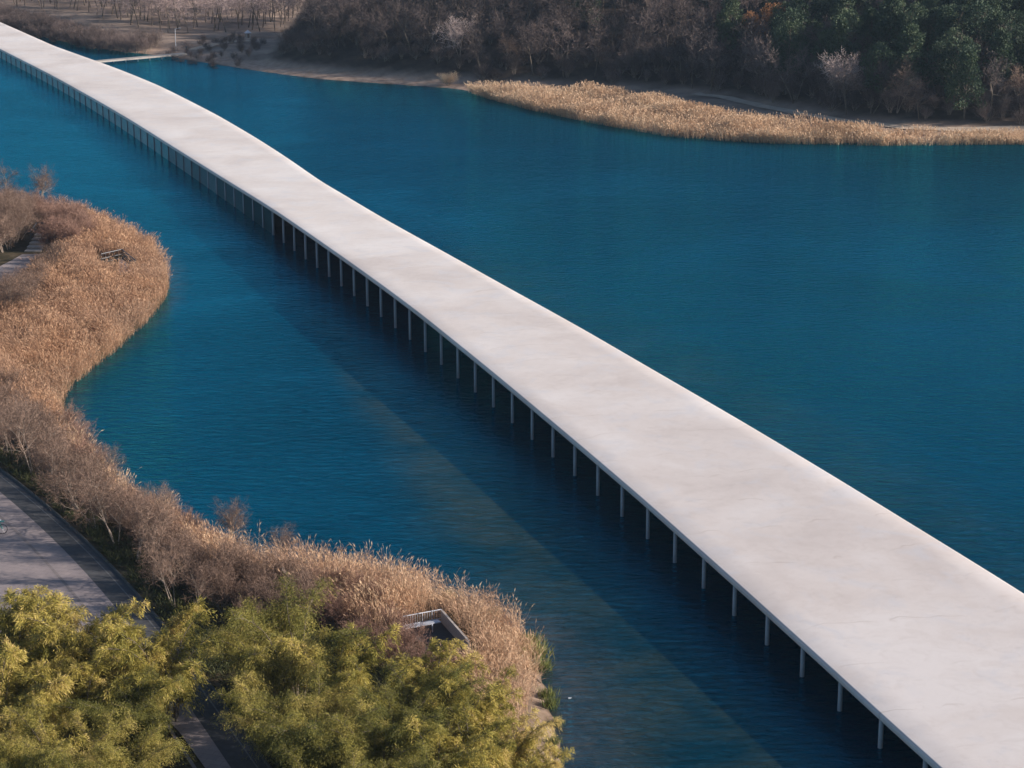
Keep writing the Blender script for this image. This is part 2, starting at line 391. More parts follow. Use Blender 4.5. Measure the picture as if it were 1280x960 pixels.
def terrain(x, y):
    x = np.atleast_1d(np.asarray(x, float)); y = np.atleast_1d(np.asarray(y, float))
    dn = seg_dist(x, y, near_shore); df = seg_dist(x, y, far_shore)
    nin = inside(x, y, near_poly); fin = inside(x, y, far_poly)
    hn = 0.25 * smooth(0, 1.2, dn) + 0.75 * smooth(0.8, 6, dn) + 0.02 * sn(x, y, 0.9)
    fd = np.where(inside(x, y, foot_poly), seg_dist(x, y, foot), 0.0)
    hf = smooth(-62, -40, x)
    cap = 10 + 9 * smooth(-60, 20, x)
    cap = cap * (1 - 0.85 * smooth(95, 150, x)) 
    hill = cap * np.tanh(fd * 0.34 / cap) * (1 + 0.15 * sn(x, y, 0.05))
    hfar = 0.3 * smooth(0, 2, df) + 0.6 * smooth(2, 10, df) + 0.08 * sn(x, y, 0.4) * smooth(2, 6, df) + hill + (1 - hf) * 0.6 * smooth(6, 12, df)
    lake = -1.6 * smooth(0, 5, np.minimum(dn, df)) - 0.02
    return np.where(nin, np.maximum(hn, 0.02), np.where(fin, np.maximum(hfar, 0.02), lake)), dn, df, nin, fin

def tz(x, y): return float(terrain(x, y)[0][0])

def on_ground(px, py):
    """where the sight line through a picture point meets the land"""
    u = (px - 640) / F; v = (py - 480) / F
    d = np.array([u, CP - v * SP, -SP - v * CP])
    k = np.linspace(60, 900, 3400)
    P = d[None, :] * k[:, None] + np.array([0, 0, H])
    h = np.maximum(terrain(P[:, 0], P[:, 1])[0], 0)
    i = np.argmax(P[:, 2] <= h)
    return P[i]

ang = np.r_[np.arange(-180, -20, 4.0), np.arange(-20, 20, 0.2), np.arange(20, 180, 4.0)]
rad = np.r_[[4, 8, 14, 22, 30, 40, 48], np.geomspace(55, 620, 330), np.geomspace(640, 2600, 30)]
A, R = np.meshgrid(np.radians(ang), rad, indexing='ij')
GX = (np.sin(A) * R).ravel(); GY = (np.cos(A) * R).ravel()
na, nr = len(ang), len(rad)
ii, jj = np.meshgrid(np.arange(na), np.arange(nr - 1), indexing='ij')
i2 = (ii + 1) % na
quads = np.stack([ii * nr + jj, ii * nr + jj + 1, i2 * nr + jj + 1, i2 * nr + jj], -1).reshape(-1, 4)[:, ::-1]      # faces look up
# close the sheet under the camera
hub = len(GX); GX = np.r_[GX, 0.0]; GY = np.r_[GY, 0.0]
tri = np.stack([np.arange(na) * nr, ((np.arange(na) + 1) % na) * nr, np.full(na, hub)], -1)[:, ::-1]
gh, gdn, gdf, gnin, gfin = terrain(GX, GY)
spx = 640 + F * GX / np.maximum(GY * CP - (0 - H) * SP, 1)
sand = np.where(gfin, (1 - smooth(3.0, 8.0, gdf)) * smooth(-95, -60, GX), 0)
sand = np.where(gfin & (GX < -60), (1 - smooth(4, 9, gdf)), sand)
sand = np.where(gnin & (GY < 108) & (GX > -4), (1 - smooth(0.8, 2.4, gdn + 0.5 * sn(GX, GY, 2.0))) * (0.6 + 0.3 * sn(GX, GY, 3.1)), sand)
wooded = np.where(inside(GX, GY, foot_poly), smooth(0, 3, seg_dist(GX, GY, foot)), 0)
me = mesh_np('ground', np.c_[GX, GY, gh], [quads, tri], M['ground'], {'sand': sand, 'litter': np.where(gfin, 1.0, 0.0), 'wooded': wooded}, True)
ground = tag(link('ground', me), kind='structure')

# ------------------------------------------------------------------ the long building on the water
base_px = [(58.8, 104), (98, 127), (166, 171), (209, 200), (248, 227), (279.5, 249), (301.4, 265.2), (325, 283.4), (350.8, 301.9), (378.4, 322.2), (407.8, 344.1), (439, 367.8),
           (473.8, 395), (510.3, 423.6), (550, 455), (592, 489.8), (638.6, 528.1), (717.2, 595.3), (776.3, 646.7), (842, 705), (916.5, 770), (1001, 845.6), (1097, 935)]
bp_ = np.array([at(*p)[:2] for p in base_px])
prm = -bp_[:, 1]
# smooth plan curve: X as a polynomial of Y, straight beyond both ends
cf = np.polyfit(bp_[:, 1] / 200, bp_[:, 0], 5); dcf = np.polyder(cf)
def plan_x(Y):
    Yc = np.clip(Y, 92, 372)
    return np.polyval(cf, Yc / 200) + np.polyval(dcf, Yc / 200) / 200 * (Y - Yc)
hY = np.array([60, 80, 94, 98.5, 107, 116, 125, 138, 147, 156, 165, 174, 183, 196, 205, 213, 222, 231, 240, 248, 261, 278, 300, 338, 363, 402, 560])
hZ = np.array([1.5, 1.65, 1.76, 1.84, 1.99, 2.14, 2.32, 2.48, 2.60, 2.74, 2.86, 3.0, 3.02, 2.99, 2.95, 2.93, 2.9, 2.78, 2.62, 2.5, 2.34, 2.2, 2.1, 1.75, 1.66, 1.62, 1.6])
wZ = np.array([16.4, 15.8, 15.4, 15.2, 14.8, 14.25, 13.7, 13.0, 12.42, 11.85, 11.4, 10.75, 10.35, 10.0, 9.8, 9.62, 9.6, 9.85, 10.1, 10.65, 11.5, 12.3, 12.9, 13.4, 12.6, 10.6, 10.2])
YS = np.arange(560, 66, -1.0)
XS = plan_x(YS)
def sm(v, k=9):
    ker = np.hanning(k + 2)[1:-1]; ker /= ker.sum()
    return np.convolve(np.pad(v, k // 2, mode='edge'), ker, mode='valid')
ZS = sm(np.interp(YS, hY, hZ)); WS = sm(np.interp(YS, hY, wZ), 15)
T = np.gradient(np.c_[XS, YS], axis=0); T /= np.linalg.norm(T, axis=1)[:, None]
NR = np.c_[-T[:, 1], T[:, 0]]; NR[NR[:, 0] < 0] *= -1
ARC = np.r_[0, np.cumsum(np.hypot(np.diff(XS), np.diff(YS)))]
building = tag(link('lake_building', None, None, (XS[300], YS[300], 0)), 'long low building with a pale curving concrete roof on slim columns in the lake', 'building')
BO = np.array([XS[300], YS[300], 0])
TH = 0.36
# roof: cross-section ring swept along the plan curve (left edge = column line + overhang)
prof = []                                  # (offset across, 0..1 share of width, dz)
nacross = 9
sec = [(-0.22, 0, 0.0), (-0.25, 0, 0.03), (-0.25, 0, TH - 0.09), (-0.20, 0, TH - 0.02), (-0.10, 0, TH)]
for k in range(1, nacross): sec.append((0, k / nacross, TH))
sec += [(-0.05, 1, TH), (0.05, 1, TH - 0.03), (0.05, 1, 0.03), (0.0, 1, 0.0)]
for k in range(2, 0, -1): sec.append((0, k / 3, 0.0))
V = []
for off, fr, dz in sec:
    o = off + fr * WS
    zz = ZS + dz
    if 0 < fr < 1 and dz == TH: zz = zz + 0.015 * sn(XS * 0 + ARC, fr * 9 + ARC * 0, 0.11, fr * 3)
    V.append(np.c_[XS + NR[:, 0] * o, YS + NR[:, 1] * o, zz])
V = np.stack(V, 1); ns, nk = V.shape[:2]
a_, b_ = np.meshgrid(np.arange(ns - 1), np.arange(nk), indexing='ij')
q = np.stack([a_ * nk + b_, (a_ + 1) * nk + b_, (a_ + 1) * nk + (b_ + 1) % nk, a_ * nk + (b_ + 1) % nk], -1).reshape(-1, 4)[:, ::-1]
caps = np.array([[i for i in range(nk)]]); caps2 = np.array([[(ns - 1) * nk + i for i in range(nk)]])[:, ::-1]
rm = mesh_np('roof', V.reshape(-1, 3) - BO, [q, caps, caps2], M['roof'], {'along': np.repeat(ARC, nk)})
import bmesh
bm = bmesh.new(); bm.from_mesh(rm); bmesh.ops.recalc_face_normals(bm, faces=bm.faces); bm.to_mesh(rm); bm.free()
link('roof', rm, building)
# columns, 4.64 m apart on the near edge
anchor = np.interp(94.04, YS[::-1], ARC[::-1])
spc = 4.64
cols = [anchor + k * spc for k in range(-90, 6)]
cols = [s for s in cols if 0.5 < s < ARC[-1] - 0.5]
def on_plan(s, off=0.0):
    return np.array([np.interp(s, ARC, XS) + np.interp(s, ARC, NR[:, 0]) * off, np.interp(s, ARC, YS) + np.interp(s, ARC, NR[:, 1]) * off])
def z_plan(s): return float(np.interp(s, ARC, ZS))
cols = cols[-97:]
for s in cols:
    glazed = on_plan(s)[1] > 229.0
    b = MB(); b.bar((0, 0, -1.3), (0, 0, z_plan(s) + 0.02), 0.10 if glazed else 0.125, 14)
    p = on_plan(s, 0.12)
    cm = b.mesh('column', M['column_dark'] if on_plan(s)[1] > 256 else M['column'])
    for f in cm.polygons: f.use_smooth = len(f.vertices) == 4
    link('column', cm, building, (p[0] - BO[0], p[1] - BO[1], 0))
b = MB()
for s in cols:
    wd = float(np.interp(s, ARC, WS)); p = on_plan(s, wd - 0.2)
    b.bar((p[0] - BO[0], p[1] - BO[1], -1.3), (p[0] - BO[0], p[1] - BO[1], z_plan(s) + 0.02), 0.125, 10)
tag(link('columns', b.mesh('columns', M['column']), building), kind='stuff')
# glass bays along the far half
yg = 229.0
n_bay = 0
for s0, s1 in zip(cols[:-1], cols[1:]):
    yb = on_plan(s0)[1]
    if yb < yg: continue
    p0, p1 = on_plan(s0, 0.14), on_plan(s1, 0.14)
    z0, z1 = z_plan(s0) + 0.01, z_plan(s1) + 0.01
    d = (p1 - p0) / np.linalg.norm(p1 - p0); nn = np.array([-d[1], d[0]]) * 0.02
    e = d * 0.004
    v = []
    for q_, zt in ((p0 + e, z0), (p1 - e, z1)):
        for sg in (-1, 1):
            for zz in (-0.3, zt): v.append([q_[0] + sg * nn[0] - BO[0], q_[1] + sg * nn[1] - BO[1], zz])
    b = MB(); b.add(v, [(0, 1, 5, 4), (2, 6, 7, 3), (0, 2, 3, 1), (4, 5, 7, 6), (1, 3, 7, 5), (0, 4, 6, 2)])
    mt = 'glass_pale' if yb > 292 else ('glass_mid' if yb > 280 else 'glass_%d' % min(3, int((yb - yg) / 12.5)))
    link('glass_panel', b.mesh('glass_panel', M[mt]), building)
s0 = [c_ for c_ in cols if on_plan(c_)[1] >= yg][-1] + spc
w0 = float(np.interp(s0, ARC, WS)); pa, pb = on_plan(s0 - spc, 0.2), on_plan(s0 - spc, w0 - 0.3)
b = MB(); dd_ = pb - pa; b.box(((pa[0] + pb[0]) / 2 - BO[0], (pa[1] + pb[1]) / 2 - BO[1], (z_plan(s0 - spc) - 0.3) / 2), (np.linalg.norm(dd_), 0.05, z_plan(s0 - spc) + 0.28), math.atan2(dd_[1], dd_[0]))
link('end_wall', b.mesh('end_wall', M['glass']), building)
k = YS > 70; o_ = WS - 0.32  # unseen dark glass added along the whole far side, blocks light under the roof
PR = np.c_[XS + NR[:, 0] * o_, YS + NR[:, 1] * o_][k]; zr = ZS[k]; n_ = len(PR); i_ = np.arange(n_ - 1)
PR2 = PR + NR[k] * 0.04
vv = np.r_[np.c_[PR, zr * 0 - 0.3], np.c_[PR, zr + 0.01], np.c_[PR2, zr * 0 - 0.3], np.c_[PR2, zr + 0.01]] - BO
link('unseen_glass_blocker', mesh_np('unseen_glass_blocker', vv, np.r_[np.c_[i_, i_ + 1, n_ + i_ + 1, n_ + i_], np.c_[2 * n_ + i_, 3 * n_ + i_, 3 * n_ + i_ + 1, 2 * n_ + i_ + 1]], M['glass']), building)
# floor slab inside the glazed half
k = YS > yg
L0 = np.c_[XS + NR[:, 0] * 0.6, YS + NR[:, 1] * 0.6, np.full(len(YS), 0.06)][k]
R0 = np.c_[XS + NR[:, 0] * (WS - 0.6), YS + NR[:, 1] * (WS - 0.6), np.full(len(YS), 0.06)][k]
n_ = k.sum()
vv = np.r_[L0, R0, L0 - [0, 0, 0.4], R0 - [0, 0, 0.4]] - BO
i_ = np.arange(n_ - 1)
qq = np.r_[np.c_[i_, i_ + 1, n_ + i_ + 1, n_ + i_], np.c_[2 * n_ + i_, 3 * n_ + i_, 3 * n_ + i_ + 1, 2 * n_ + i_ + 1], np.c_[i_, 2 * n_ + i_, 2 * n_ + i_ + 1, i_ + 1], np.c_[n_ + i_, n_ + i_ + 1, 3 * n_ + i_ + 1, 3 * n_ + i_]]
link('floor_slab', mesh_np('floor_slab', vv, qq, M['column']), building)

# ------------------------------------------------------------------ lake
left_edge = np.c_[XS, YS][::6]
right_edge = np.c_[XS + NR[:, 0] * WS, YS + NR[:, 1] * WS][::6]
dl = seg_dist(GX, GY, left_edge); dr = seg_dist(GX, GY, right_edge)
leftside = GX < np.interp(GY, YS[::-1], XS[::-1])
W_ = 1.2 + np.clip(178 - GY, 0, 200) * 0.115
inner = 4.5 + 0.0 * GY
silt = np.where(leftside, smooth(inner - 3.0, inner + 1.5, dl) * (1 - smooth(inner + 1.0 + W_ * 0.55, inner + 2.5 + W_ * 1.25, dl)), 0)
silt *= 1 - smooth(172, 205, GY)
rs = (~leftside) & (dr < 40) & (dl > 3)
silt = np.where(rs, 0.42 * (1 - smooth(6, 15, dr + 1.5 * sn(GX, GY, 0.12))) * (1 - smooth(190, 250, GY)), silt)
dsh = np.minimum(gdn, gdf)
land = gnin | gfin
shal = np.where(land, 1.0, 1 - smooth(0.2, np.where(gdn < gdf, 2.6, 3.5), dsh)) * 0.8
tip = np.where(GY < 112, 1 - smooth(0.5, 5.5, gdn), 0) * 0.75
shal = np.maximum(shal, np.where(land, 0, tip))
wme = mesh_np('water', np.c_[GX, GY, np.zeros(len(GX))], [quads, tri], M['water'], {'silt': silt, 'shallow': shal}, True)
tag(link('water', wme), kind='structure')

# ------------------------------------------------------------------ paved path on the near bank
PZ = 1.045
right_line = [(-120, 505), (-60, 547), (0, 585), (60, 630), (110, 676), (158, 729), (220, 803), (280, 882), (340, 958), (400, 1040), (470, 1140)]
left_line = [(-420, 560), (-420, 640), (-400, 700), (-200, 800), (-60, 800), (60, 812), (130, 835), (188, 880), (222, 912), (258, 962), (310, 1040), (380, 1140)]
def sheet(name, L_, R_, z, mat, n=60, extrude=0.0):
    def res(pl):
        P = np.array([at(x, y, PZ)[:2] for x, y in pl]); d = np.r_[0, np.cumsum(np.hypot(*np.diff(P, axis=0).T))]; d /= d[-1]
        t = np.linspace(0, 1, n); return np.c_[np.interp(t, d, P[:, 0]), np.interp(t, d, P[:, 1])]
    a, b = res(L_), res(R_)
    return strip(name, a, b, z, mat, extrude)
def strip(name, a, b, z, mat, extrude=0.0):
    n = len(a); i = np.arange(n - 1)
    zz = np.full(n, z) if np.isscalar(z) else z
    v = np.r_[np.c_[a, zz], np.c_[b, zz]]
    q = np.c_[i, n + i, n + i + 1, i + 1]
    if extrude:
        m2 = 2 * n
        v = np.r_[v, v - [0, 0, extrude]]
        q = np.r_[q, np.c_[i, i + 1, m2 + i + 1, m2 + i], np.c_[n + i, m2 + n + i, m2 + n + i + 1, n + i + 1], [[0, m2, m2 + n, n]], [[n - 1, 2 * n - 1, m2 + 2 * n - 1, m2 + n - 1]]]
    return link(name, mesh_np(name, v, q, mat))
# surveyed right edge as a smooth world curve
rp = np.array([at(x, y, PZ)[:2] for x, y in right_line])
tt = np.r_[0, np.cumsum(np.hypot(*np.diff(rp, axis=0).T))]
ts = np.linspace(0, tt[-1], 90)
px_ = np.poly1d(np.polyfit(tt, rp[:, 0], 4))(ts); py_ = np.poly1d(np.polyfit(tt, rp[:, 1], 4))(ts)
RC = np.c_[px_, py_]; tn = np.gradient(RC, axis=0); tn /= np.linalg.norm(tn, axis=1)[:, None]
nl = np.c_[tn[:, 1], -tn[:, 0]]; nl[nl[:, 0] > 0] *= -1      # towards the land side (left)
off = lambda d: RC + nl * d
lp = np.array([at(x, y, PZ)[:2] for x, y in left_line])
ld = np.r_[0, np.cumsum(np.hypot(*np.diff(lp, axis=0).T))]; ld /= ld[-1]
LC = np.c_[np.interp(np.linspace(0, 1, 90), ld, lp[:, 0]), np.interp(np.linspace(0, 1, 90), ld, lp[:, 1])]
tag(strip('path', LC, off(1.75), PZ, M['paving']), kind='structure')
tag(strip('cycle_path', off(1.752), off(0.12), PZ, M['asphalt']), kind='structure')
tag(strip('path_line', off(0.62), off(0.54), PZ + 0.004, M['line']), kind='structure')
tag(strip('path_band', off(3.45), off(3.27), PZ + 0.004, M['joint']), kind='structure')
tag(strip('kerb', off(0.12), off(-0.02), PZ + 0.09, M['kerbstone'], 0.3), kind='structure')
# ------------------------------------------------------------------ plant builders
def ribbons(P0, P1, w0, w1, rng):
    d = P1 - P0; r = rng.normal(size=d.shape); u = np.cross(d, r); u /= np.linalg.norm(u, axis=1)[:, None] + 1e-9
    n = len(P0)
    v = np.stack([P0 - u * w0[:, None] / 2, P0 + u * w0[:, None] / 2, P1 + u * w1[:, None] / 2, P1 - u * w1[:, None] / 2], 1).reshape(-1, 3)
    return v, np.arange(4 * n).reshape(n, 4)

def tubes(P0, P1, r0, r1, n=5):
    d = P1 - P0; d = d / (np.linalg.norm(d, axis=1)[:, None] + 1e-9)
    h = np.where(np.abs(d[:, 2:3]) < 0.9, np.array([[0, 0, 1.0]]), np.array([[1.0, 0, 0]]))
    u = np.cross(d, h); u /= np.linalg.norm(u, axis=1)[:, None]; w = np.cross(d, u)
    th = np.arange(n) * 2 * math.pi / n
    ring = np.cos(th)[None, :, None] * u[:, None] + np.sin(th)[None, :, None] * w[:, None]
    a = P0[:, None] + ring * r0[:, None, None]; b = P1[:, None] + ring * r1[:, None, None]
    v = np.concatenate([a, b], 1).reshape(-1, 3)
    k = np.arange(len(P0))[:, None] * 2 * n; j = np.arange(n)[None]; j2 = (j + 1) % n
    return v, np.stack([k + j, k + j2, k + n + j2, k + n + j], -1).reshape(-1, 4)

def unit(v): return v / (np.linalg.norm(v) + 1e-9)

def grow(rng, p, d, L, r, lev, cfg, out):
    nseg = 3 if lev < cfg['lev'] else 2
    step = L / nseg; p = p.copy(); d = d.copy()
    for i in range(nseg):
        d = unit(d + rng.normal(size=3) * cfg['wob'] + np.array([0, 0, cfg['up']]))
        q = p + d * step
        ra = r * (1 - i / nseg * 0.55); rb = r * (1 - (i + 1) / nseg * 0.55)
        out.append((p, q, ra, rb, lev)); p = q
        if lev < cfg['lev'] and (i > 0 or lev > 0 or cfg.get('low')):
            for _ in range(rng.integers(*cfg['kids'][lev])):
                s = unit(rng.normal(size=3)); s = unit(d * cfg['fwd'] + s * cfg['spread'])
                grow(rng, p, s, L * rng.uniform(*cfg['ratio']), rb * 0.62, lev + 1, cfg, out)

def plant_meshes(name, rng, starts, cfg, tube_r, wmin, bark, twig, tube_name='stems', crown_name='twigs'):
    out = []
    for p, d, L, r in starts: grow(rng, np.array(p, float), unit(np.array(d, float)), L, r, 0, cfg, out)
    P0 = np.array([o[0] for o in out]); P1 = np.array([o[1] for o in out]); r0 = np.array([o[2] for o in out]); r1 = np.array([o[3] for o in out]); lv = np.array([o[4] for o in out])
    thick = r0 > tube_r
    v, f = tubes(P0[thick], P1[thick], r0[thick], r1[thick])
    t = mesh_np(tube_name, v, f, bark, {'tint': rng.random(len(v))}, True)
    k = ~thick
    v, f = ribbons(P0[k], P1[k], np.maximum(r0[k] * 2, wmin), np.maximum(r1[k] * 2, wmin * 0.7), rng)
    c = mesh_np(crown_name, v, f, twig, {'tint': np.repeat(rng.random(k.sum()), 4)})
    return t, c

def leaf_quads(P, D, Ls, Ws, rng):
    r = rng.normal(size=P.shape); u = np.cross(D, r); u /= np.linalg.norm(u, axis=1)[:, None] + 1e-9
    mid = P + D * Ls[:, None] * 0.45
    v = np.stack([P, mid + u * Ws[:, None] / 2, P + D * Ls[:, None], mid - u * Ws[:, None] / 2], 1).reshape(-1, 3)
    return v, np.arange(4 * len(P)).reshape(-1, 4)

def willow_meshes(rng, mat, h=5.4, culms=8, sprays=24, leaves=64, spread=0.34, fine=1.0, loose=0.055):
    """clump of arching leafy stems: stems + feathery hanging sprays"""
    S0, S1, R0, R1 = [], [], [], []
    LP, LD, LT = [], [], []
    for c in range(culms):
        az = rng.uniform(0, 2 * math.pi); hh = h * rng.uniform(0.72, 1.0) if c else h
        p = np.array([math.cos(az), math.sin(az), 0]) * rng.uniform(0.05, 0.45)
        d = unit(np.array([math.cos(az) * spread * rng.uniform(0.2, 1), math.sin(az) * spread * rng.uniform(0.2, 1), 1]))
        pts = [p.copy()]
        nst = 12
        for i in range(nst):
            d = unit(d + np.array([math.cos(az), math.sin(az), -0.55]) * (0.035 if i < 7 else 0.17) + rng.normal(size=3) * 0.035)
            p = p + d * hh / nst * 1.06; pts.append(p.copy())
        pts = np.array(pts)
        for i in range(nst):
            S0.append(pts[i]); S1.append(pts[i + 1]); R0.append(0.05 * (1 - i / nst * 0.85)); R1.append(0.05 * (1 - (i + 1) / nst * 0.85))
        ctint = rng.uniform(-0.25, 0.25)
        for s in range(sprays):
            t = 0.24 + 0.76 * (s + rng.random()) / sprays
            q = np.array([np.interp(t * nst, np.arange(nst + 1), pts[:, k]) for k in range(3)])
            a2 = az + rng.normal() * 1.5
            ln = rng.uniform(0.7, 1.55) * (1.15 - 0.5 * t)
            dirv = np.array([math.cos(a2), math.sin(a2), rng.uniform(0.2, 1.5)])
            dirv = unit(dirv)
            m = leaves
            u = np.sort(rng.random(m)) ** 0.8
            arch = q + dirv * (u * ln)[:, None] + np.array([0, 0, -1.0]) * (u ** 2 * ln * 0.9)[:, None]
            arch = arch + rng.normal(size=(m, 3)) * loose * (0.5 + u)[:, None]
            tang = dirv + np.array([0, 0, -1.5]) * u[:, None]
            D = tang + rng.normal(size=(m, 3)) * 0.42; D /= np.linalg.norm(D, axis=1)[:, None]
            LP.append(arch); LD.append(D); LT.append(np.clip(rng.random(m) * 0.7 + 0.15 + ctint + rng.normal() * 0.22, 0, 1))
            S0.append(q); S1.append(q + dirv * ln * 0.6 - np.array([0, 0, ln * 0.2])); R0.append(0.012); R1.append(0.004)
    v, f = tubes(np.array(S0), np.array(S1), np.array(R0), np.array(R1), 5)
    tr = mesh_np('stems', v, f, M['bark'], None, True)
    P = np.concatenate(LP); D = np.concatenate(LD); T_ = np.concatenate(LT)
    v, f = leaf_quads(P, D, rng.uniform(0.14, 0.30, len(P)) * fine, rng.uniform(0.020, 0.036, len(P)) * fine, rng)
    cr = mesh_np('crown', v, f, mat, {'tint': np.repeat(T_, 4)})
    return tr, cr

def clump_tree(rng, mat, h, rad_, clumps, per, lsize, bark, shape='round'):
    cs = []
    for i in range(clumps):
        t = (i + rng.random()) / clumps
        z = h * (0.22 + 0.78 * t)
        if shape == 'round': rr = rad_ * math.sqrt(max(0.03, 1 - ((t - 0.42) / 0.62) ** 2))
        else: rr = rad_ * (1.05 - t) ** 0.75
        az = rng.uniform(0, 2 * math.pi); k = rr * math.sqrt(rng.uniform(0.15, 1.0))
        cs.append((math.cos(az) * k, math.sin(az) * k, z, rng.uniform(0.5, 1.0)))
    P, D, T_ = [], [], []
    S0, S1, R0, R1 = [np.zeros(3)], [np.array([rng.normal() * 0.15, rng.normal() * 0.15, h * 0.93])], [0.16], [0.03]
    for x, y, z, s in cs:
        n = int(per * s)
        dv = rng.normal(size=(n, 3)); dv /= np.linalg.norm(dv, axis=1)[:, None]
        dv[:, 2] = dv[:, 2] * 0.75 + 0.15
        rr = (0.35 + 0.65 * rng.random(n) ** 0.5) * 0.26 * rad_ * s * 1.5
        P.append(np.array([x, y, z]) + dv * rr[:, None]); D.append(dv + rng.normal(size=(n, 3)) * 0.6 + np.array([0, 0, 0.3]))
        T_.append(np.clip(rng.random(n) * 0.55 + rng.uniform(0.05, 0.45), 0, 1))
        S0.append(np.array([0, 0, z * 0.72])); S1.append(np.array([x, y, z])); R0.append(0.05); R1.append(0.015)
    v, f = tubes(np.array(S0), np.array(S1), np.array(R0), np.array(R1), 5)
    tr = mesh_np('trunk', v, f, bark, None, True)
    P = np.concatenate(P); D = np.concatenate(D); D /= np.linalg.norm(D, axis=1)[:, None]; T_ = np.concatenate(T_)
    v, f = leaf_quads(P, D, rng.uniform(0.7, 1.4, len(P)) * lsize, rng.uniform(0.35, 0.7, len(P)) * lsize, rng)
    return tr, mesh_np('crown', v, f, mat, {'tint': np.repeat(T_, 4)})

def shrub_meshes(rng, h, stems, twig, spread=0.5, low=True):
    st = []
    for i in range(stems):
        az = rng.uniform(0, 2 * math.pi); s = rng.uniform(0.1, 1) * spread
        st.append(((math.cos(az) * 0.15 * rng.random(), math.sin(az) * 0.15 * rng.random(), -0.1), (math.cos(az) * s, math.sin(az) * s, 1), h * rng.uniform(0.45, 0.62), 0.026))
    cfg = dict(lev=3, wob=0.16, up=0.07, kids=[(2, 4), (2, 4), (2, 4)], ratio=(0.42, 0.66), fwd=1.0, spread=0.72, low=low)
    return plant_meshes('shrub', rng, st, cfg, 0.0065, 0.0095, M['stem'], twig)

def baretree_meshes(rng, h, twig, bark, wmin, trunks=1, rr=0.13, kids=((2, 4), (3, 5), (3, 5)), tube_r=0.03, crown='crown'):
    st = []
    for i in range(trunks):
        az = rng.uniform(0, 2 * math.pi); s = 0.28 if trunks > 1 else 0.06
        st.append(((math.cos(az) * 0.12, math.sin(az) * 0.12, -0.2), (math.cos(az) * s, math.sin(az) * s, 1), h * 0.62, rr))
    cfg = dict(lev=3, wob=0.12, up=0.05, kids=list(kids), ratio=(0.42, 0.62), fwd=0.8, spread=0.85, low=False)
    return plant_meshes('tree', rng, st, cfg, tube_r, wmin, bark, twig, 'trunk', crown)

def merge(a, b, name):
    """trunk and twigs of a plant too small to show parts, as one mesh"""
    bm_ = bmesh.new(); bm_.from_mesh(a); n = len(bm_.faces); bm_.from_mesh(b); bm_.faces.ensure_lookup_table()
    for i, fc in enumerate(bm_.faces):
        if i >= n: fc.material_index = 1
    m = bpy.data.meshes.new(name); bm_.to_mesh(m); bm_.free()
    m.materials.append(a.materials[0]); m.materials.append(b.materials[0])
    return m

def plant(name, var, loc, rz, sc, label, cat, group=None, parts=('stems', 'twigs')):
    r = link(name, None, None, loc, rz, sc); tag(r, label, cat, group)
    for pn, me_ in zip(parts, var): link(pn, me_, r)
    return r

def single(name, me_, loc, rz, sc, label, cat, group=None):
    return tag(link(name, me_, None, loc, rz, sc), label, cat, group)

# ------------------------------------------------------------------ foreground leafy trees, each with its own words
r_ = np.random.default_rng(3)
WV = [willow_meshes(r_, M['willow'], 5.4, 9, 46, 48) for _ in range(4)]
WN = [willow_meshes(r_, M['willow'], 5.8, 6, 54, 50, 0.14) for _ in range(2)]           # narrow
WB = [willow_meshes(r_, M['willow_b'], 5.0, 11, 44, 92, 0.40, 0.66, 0.12) for _ in range(4)]
left_trees = [
    (12, 892, 6.4, 'V', 'yellow olive leafy tree at the left edge just below the paved plaza'),
    (62, 872, 6.0, 'V', 'broad olive tree whose top overlaps the plaza paving below the bicycle'),
    (112, 866, 6.0, 'V', 'tallest pale olive tree of the left grove, its tip against the shaded cycle path'),
    (150, 890, 4.9, 'V', 'straw tinted olive tree between the grove top and the two narrow bright trees'),
    (193, 868, 6.0, 'N', 'narrow bright yellow green tree whose tip stands clear at the path kerb'),
    (213, 900, 6.0, 'N', 'bright yellow green drooping tree leaning over the gap in the path'),
    (0, 945, 5.5, 'V', 'olive tree cut by the left edge of the photo, halfway down the left grove'),
    (48, 930, 4.8, 'V', 'olive tree with a pale stem showing beside a dark hollow in the left grove'),
    (102, 938, 5.0, 'V', 'dense olive tree in the middle of the left grove'),
    (152, 942, 4.6, 'B', 'greener tree in the left grove just left of the lower path'),
    (184, 945, 3.9, 'B', 'low green bushy tree overhanging the kerb of the lower path'),
    (20, 1000, 4.7, 'V', 'olive tree in the lower left corner of the photo'),
    (78, 1002, 4.9, 'B', 'pale tipped tree at the bottom of the left grove with a dark gap above it'),
    (128, 1000, 4.6, 'B', 'shaded green tree at the bottom edge of the left grove'),
    (128, 902, 5.0, 'V', 'olive tree standing behind the two narrow bright trees of the left grove'),
    (176, 906, 4.9, 'V', 'golden olive tree filling the right middle of the left grove beside the narrow bright pair'),
    (30, 868, 5.9, 'V', 'straw olive tree top overlapping the lower left of the sunlit paving'),
    (152, 1012, 4.2, 'B', 'shaded low green tree at the bottom edge next to the lower path'),
    (45, 1062, 4.6, 'B', 'dark shaded tree at the very bottom of the left grove near the corner'),
    (110, 1066, 4.5, 'B', 'dark shaded tree at the very bottom of the left grove nearer the path'),
]
